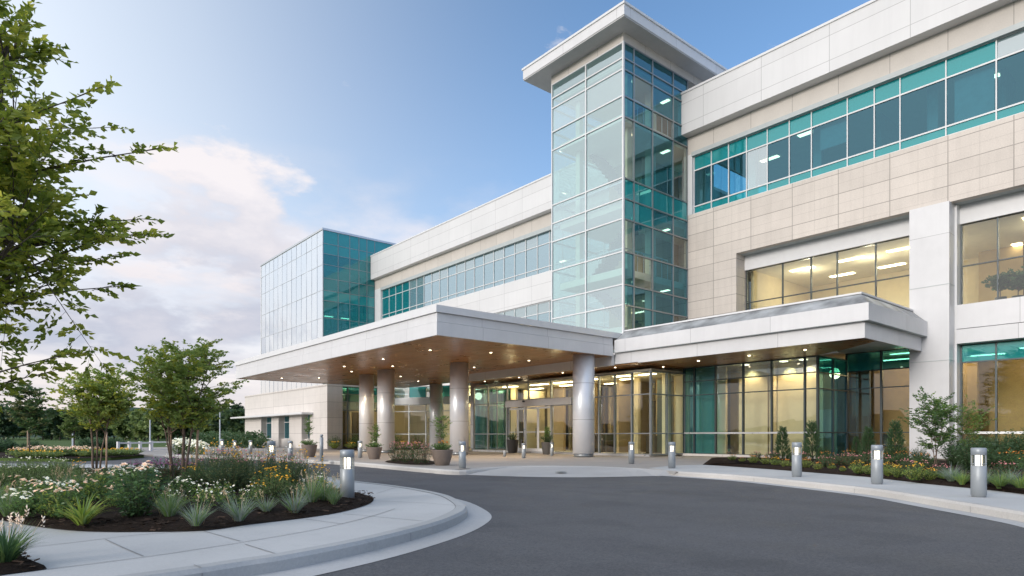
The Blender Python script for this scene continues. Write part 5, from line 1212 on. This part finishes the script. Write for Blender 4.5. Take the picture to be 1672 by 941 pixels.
bowl('bowl_planter','taupe bowl planter in front of the stone annex windows',ground(505,746.5),0.37,0.58,M['pot'],shrub(521,0.44,0.32,60,9,0.08,None,nfl=10,fsize=0.03),fm,[L_['white_petal'],L_['yellow']],'potted_plant','leafy plant with a thin tall stem in the planter before the annex',extra=thin(522,1.35,0.2))
dm = [L_['dark_leaf'],L_['conifer_leaf'],M['stem']]
bowl('door_planter','dark square shouldered planter left of the sliding doors'.replace('left of','on the column side of the fixed pane by'),(24.05,28.6),0.36,0.78,M['pot_dark'],shrub(531,0.34,0.55,50,9,0.08,None),dm,None,'potted_plant','dark bushy plant in the planter in front of the door side pane',straight=True)
bowl('door_planter','grey brown tapered planter between the sliding doors and the large column',(23.75,25.3),0.36,0.66,M['pot_grey'],shrub(541,0.40,0.6,60,9,0.08,None),dm,None,'potted_plant','dark round plant in the planter next to the large column',straight=True,extra=thin(542,0.9,0.14))
# ------------------------------------------------------------------ drain cover on the apron
x, y = ground(916,771,-0.05); b = MB(); b.lathe([(0.17,0.0),(0.17,0.008),(0.15,0.010)], seg=28)
for i in range(5): b.box(-0.09,0.09,-0.085+i*0.036,-0.068+i*0.036,0.009,0.013)
o = b.build('drain_cover', M['mid_alu']); dz = 0.0
o.location = (x,y,-0.050); tag(o,'dark round drain cover set in the pale apron','drain cover',kind='thing')
# ------------------------------------------------------------------ lamp posts and white rail across the drive
M['pale_post'] = plain('pale_post', (0.52,0.54,0.55), 0.5, 0.3, var=0.05)
def lamp_post(px, d, h, label):
    x, y = at_depth(px, d); t = thing('lamp_post', label, 'lamp post', (x,y,-0.05), R(-40), 'lamp posts on the lawn')
    b = MB(); b.lathe([(0.09,0),(0.085,0.3),(0.05,0.32),(0.04,h)], seg=12); b.build('pole', M['pale_post'], t)
    b = MB(); b.tube([(0,0,h),(0.15,0,h+0.12),(0.5,0,h+0.15)], [0.035,0.03,0.03], 8); b.box(0.35,0.85,-0.11,0.11,h+0.1,h+0.17); b.build('lamp_head', M['pale_post'], t)
lamp_post(245,46,2.85,'slim lamp post on the lawn seen between the two young trees')
lamp_post(359,50,3.1,'pale lamp post beside the hedge near the stone annex')
lamp_post(118.5,44,1.9,'short pale lamp post behind the three stemmed young tree')
M['rail_white'] = plain('rail_white', (0.74,0.73,0.74), 0.5, var=0.04)
def rail(pa, pb, n, label):
    A = at_depth(*pa); Bp = at_depth(*pb); L = math.hypot(Bp[0]-A[0],Bp[1]-A[1]); u = ((Bp[0]-A[0])/L,(Bp[1]-A[1])/L); nn = (u[1],-u[0])
    t = thing('rail_fence', label, 'fence', (0,0,0)); b = MB()
    b.obox(A,u,nn,-0.05,L+0.05,-0.06,0.06,0.50,0.60); b.obox(A,u,nn,-0.05,L+0.05,-0.055,0.055,-0.1,-0.02+0.06); b.build('rail', M['rail_white'], t)
    for i in range(n):
        b = MB(); a = L*i/(n-1); b.obox(A,u,nn,a-0.07,a+0.07,-0.075,0.075,-0.1,0.64); b.build('fence_post', M['rail_white'], t)
rail((193,40),(246,42),4,'low white rail fence with square posts behind the planting strip')
rail((248,46),(282,47),2,'thin white rail running on from the low fence towards the hedge')
hy = Kind('hydrangea_bush', 'shrub', 'white flowering bush past the young tree stakes', 'white bushes across the drive', [shrub(601+i,0.6,0.75,50,7,0.10,None,nfl=46,fsize=0.10) for i in range(2)], [L_['feather_leaf'],L_['shrub_leaf'],M['stem']], [L_['white_petal'],L_['white_petal']])
for p in ((290,742.5,1.0),(303,742.3,1.1),(314,742.5,.9),(326,742.8,.9)): hy.put(*p,z=-0.02)
hy.name_all('the annex', lambda q: -q[0])
# ------------------------------------------------------------------ furniture glimpsed through the glass
def chair(x, y, z, rz, label):
    t = thing('office_chair', label, 'chair', (x,y,z), rz, 'chairs inside the ground floor room')
    part(t,'seat',M['dark_alu'],(-0.24,0.24,-0.24,0.24,0.42,0.49),bevel=0.02); part(t,'backrest',M['dark_alu'],(-0.23,0.23,0.20,0.26,0.52,0.98),bevel=0.02)
    for sx_ in (-1,1):
        for sy_ in (-1,1):
            b = MB(); b.tube([(sx_*0.2,sy_*0.2,0.42),(sx_*0.23,sy_*0.23,0)], [0.018,0.015], 6); b.build('leg', M['alu'], t)
for i, (x, y, rz, lab) in enumerate(((32.0,6.2,1.9,'dark chair seen through the glass just past the white pier'),(32.6,5.2,0.4,'dark chair beside the table in the tan room'),(32.2,4.3,2.4,'dark chair at the far end of the table in the tan room'),(32.5,11.4,1.2,'dark chair behind the glass under the side canopy'))):
    chair(x,y,0.1,rz,lab)
t = thing('meeting_table','dark meeting table inside the tan ground floor room','table',(33.2,5.0,0.1)); part(t,'table_top',M['tan'],(-0.6,0.6,-1.1,1.1,0.7,0.75)); 
for a in (-0.8,0.8):
    part(t,'leg',M['dark_alu'],(-0.3,0.3,a-0.04,a+0.04,0,0.7))
for i, (x,y,s) in enumerate(((31.3,7.0,0.85),(31.5,6.5,0.8),(31.4,5.9,0.95),(31.7,5.3,0.8),(31.4,4.7,0.9))):
    p = thing('indoor_plant', f'dark leafy indoor plant on the upper floor window ledge, {ORD[i]} from the pier', 'potted plant', (x,y,6.12), rnd.uniform(0,6), 'plants in the upper window')
    b = MB(); b.lathe([(0.16,0),(0.2,0.4)], seg=16); b.build('pot', M['dark_alu'], p)
    T, K = grow([stem(0,0,1.2*s,0.03,(0.05,0),700+i)], (0,0,1.25*s), 0.5*s, 0.45*s, 26, 6, 7, 0.14, 710+i, 0.012, 0.25, 0.5, 0.2, 0.8)
    T.build('trunk', M['bark'], p); K.build('foliage', [L_['dark_leaf'],L_['conifer_leaf']], p)
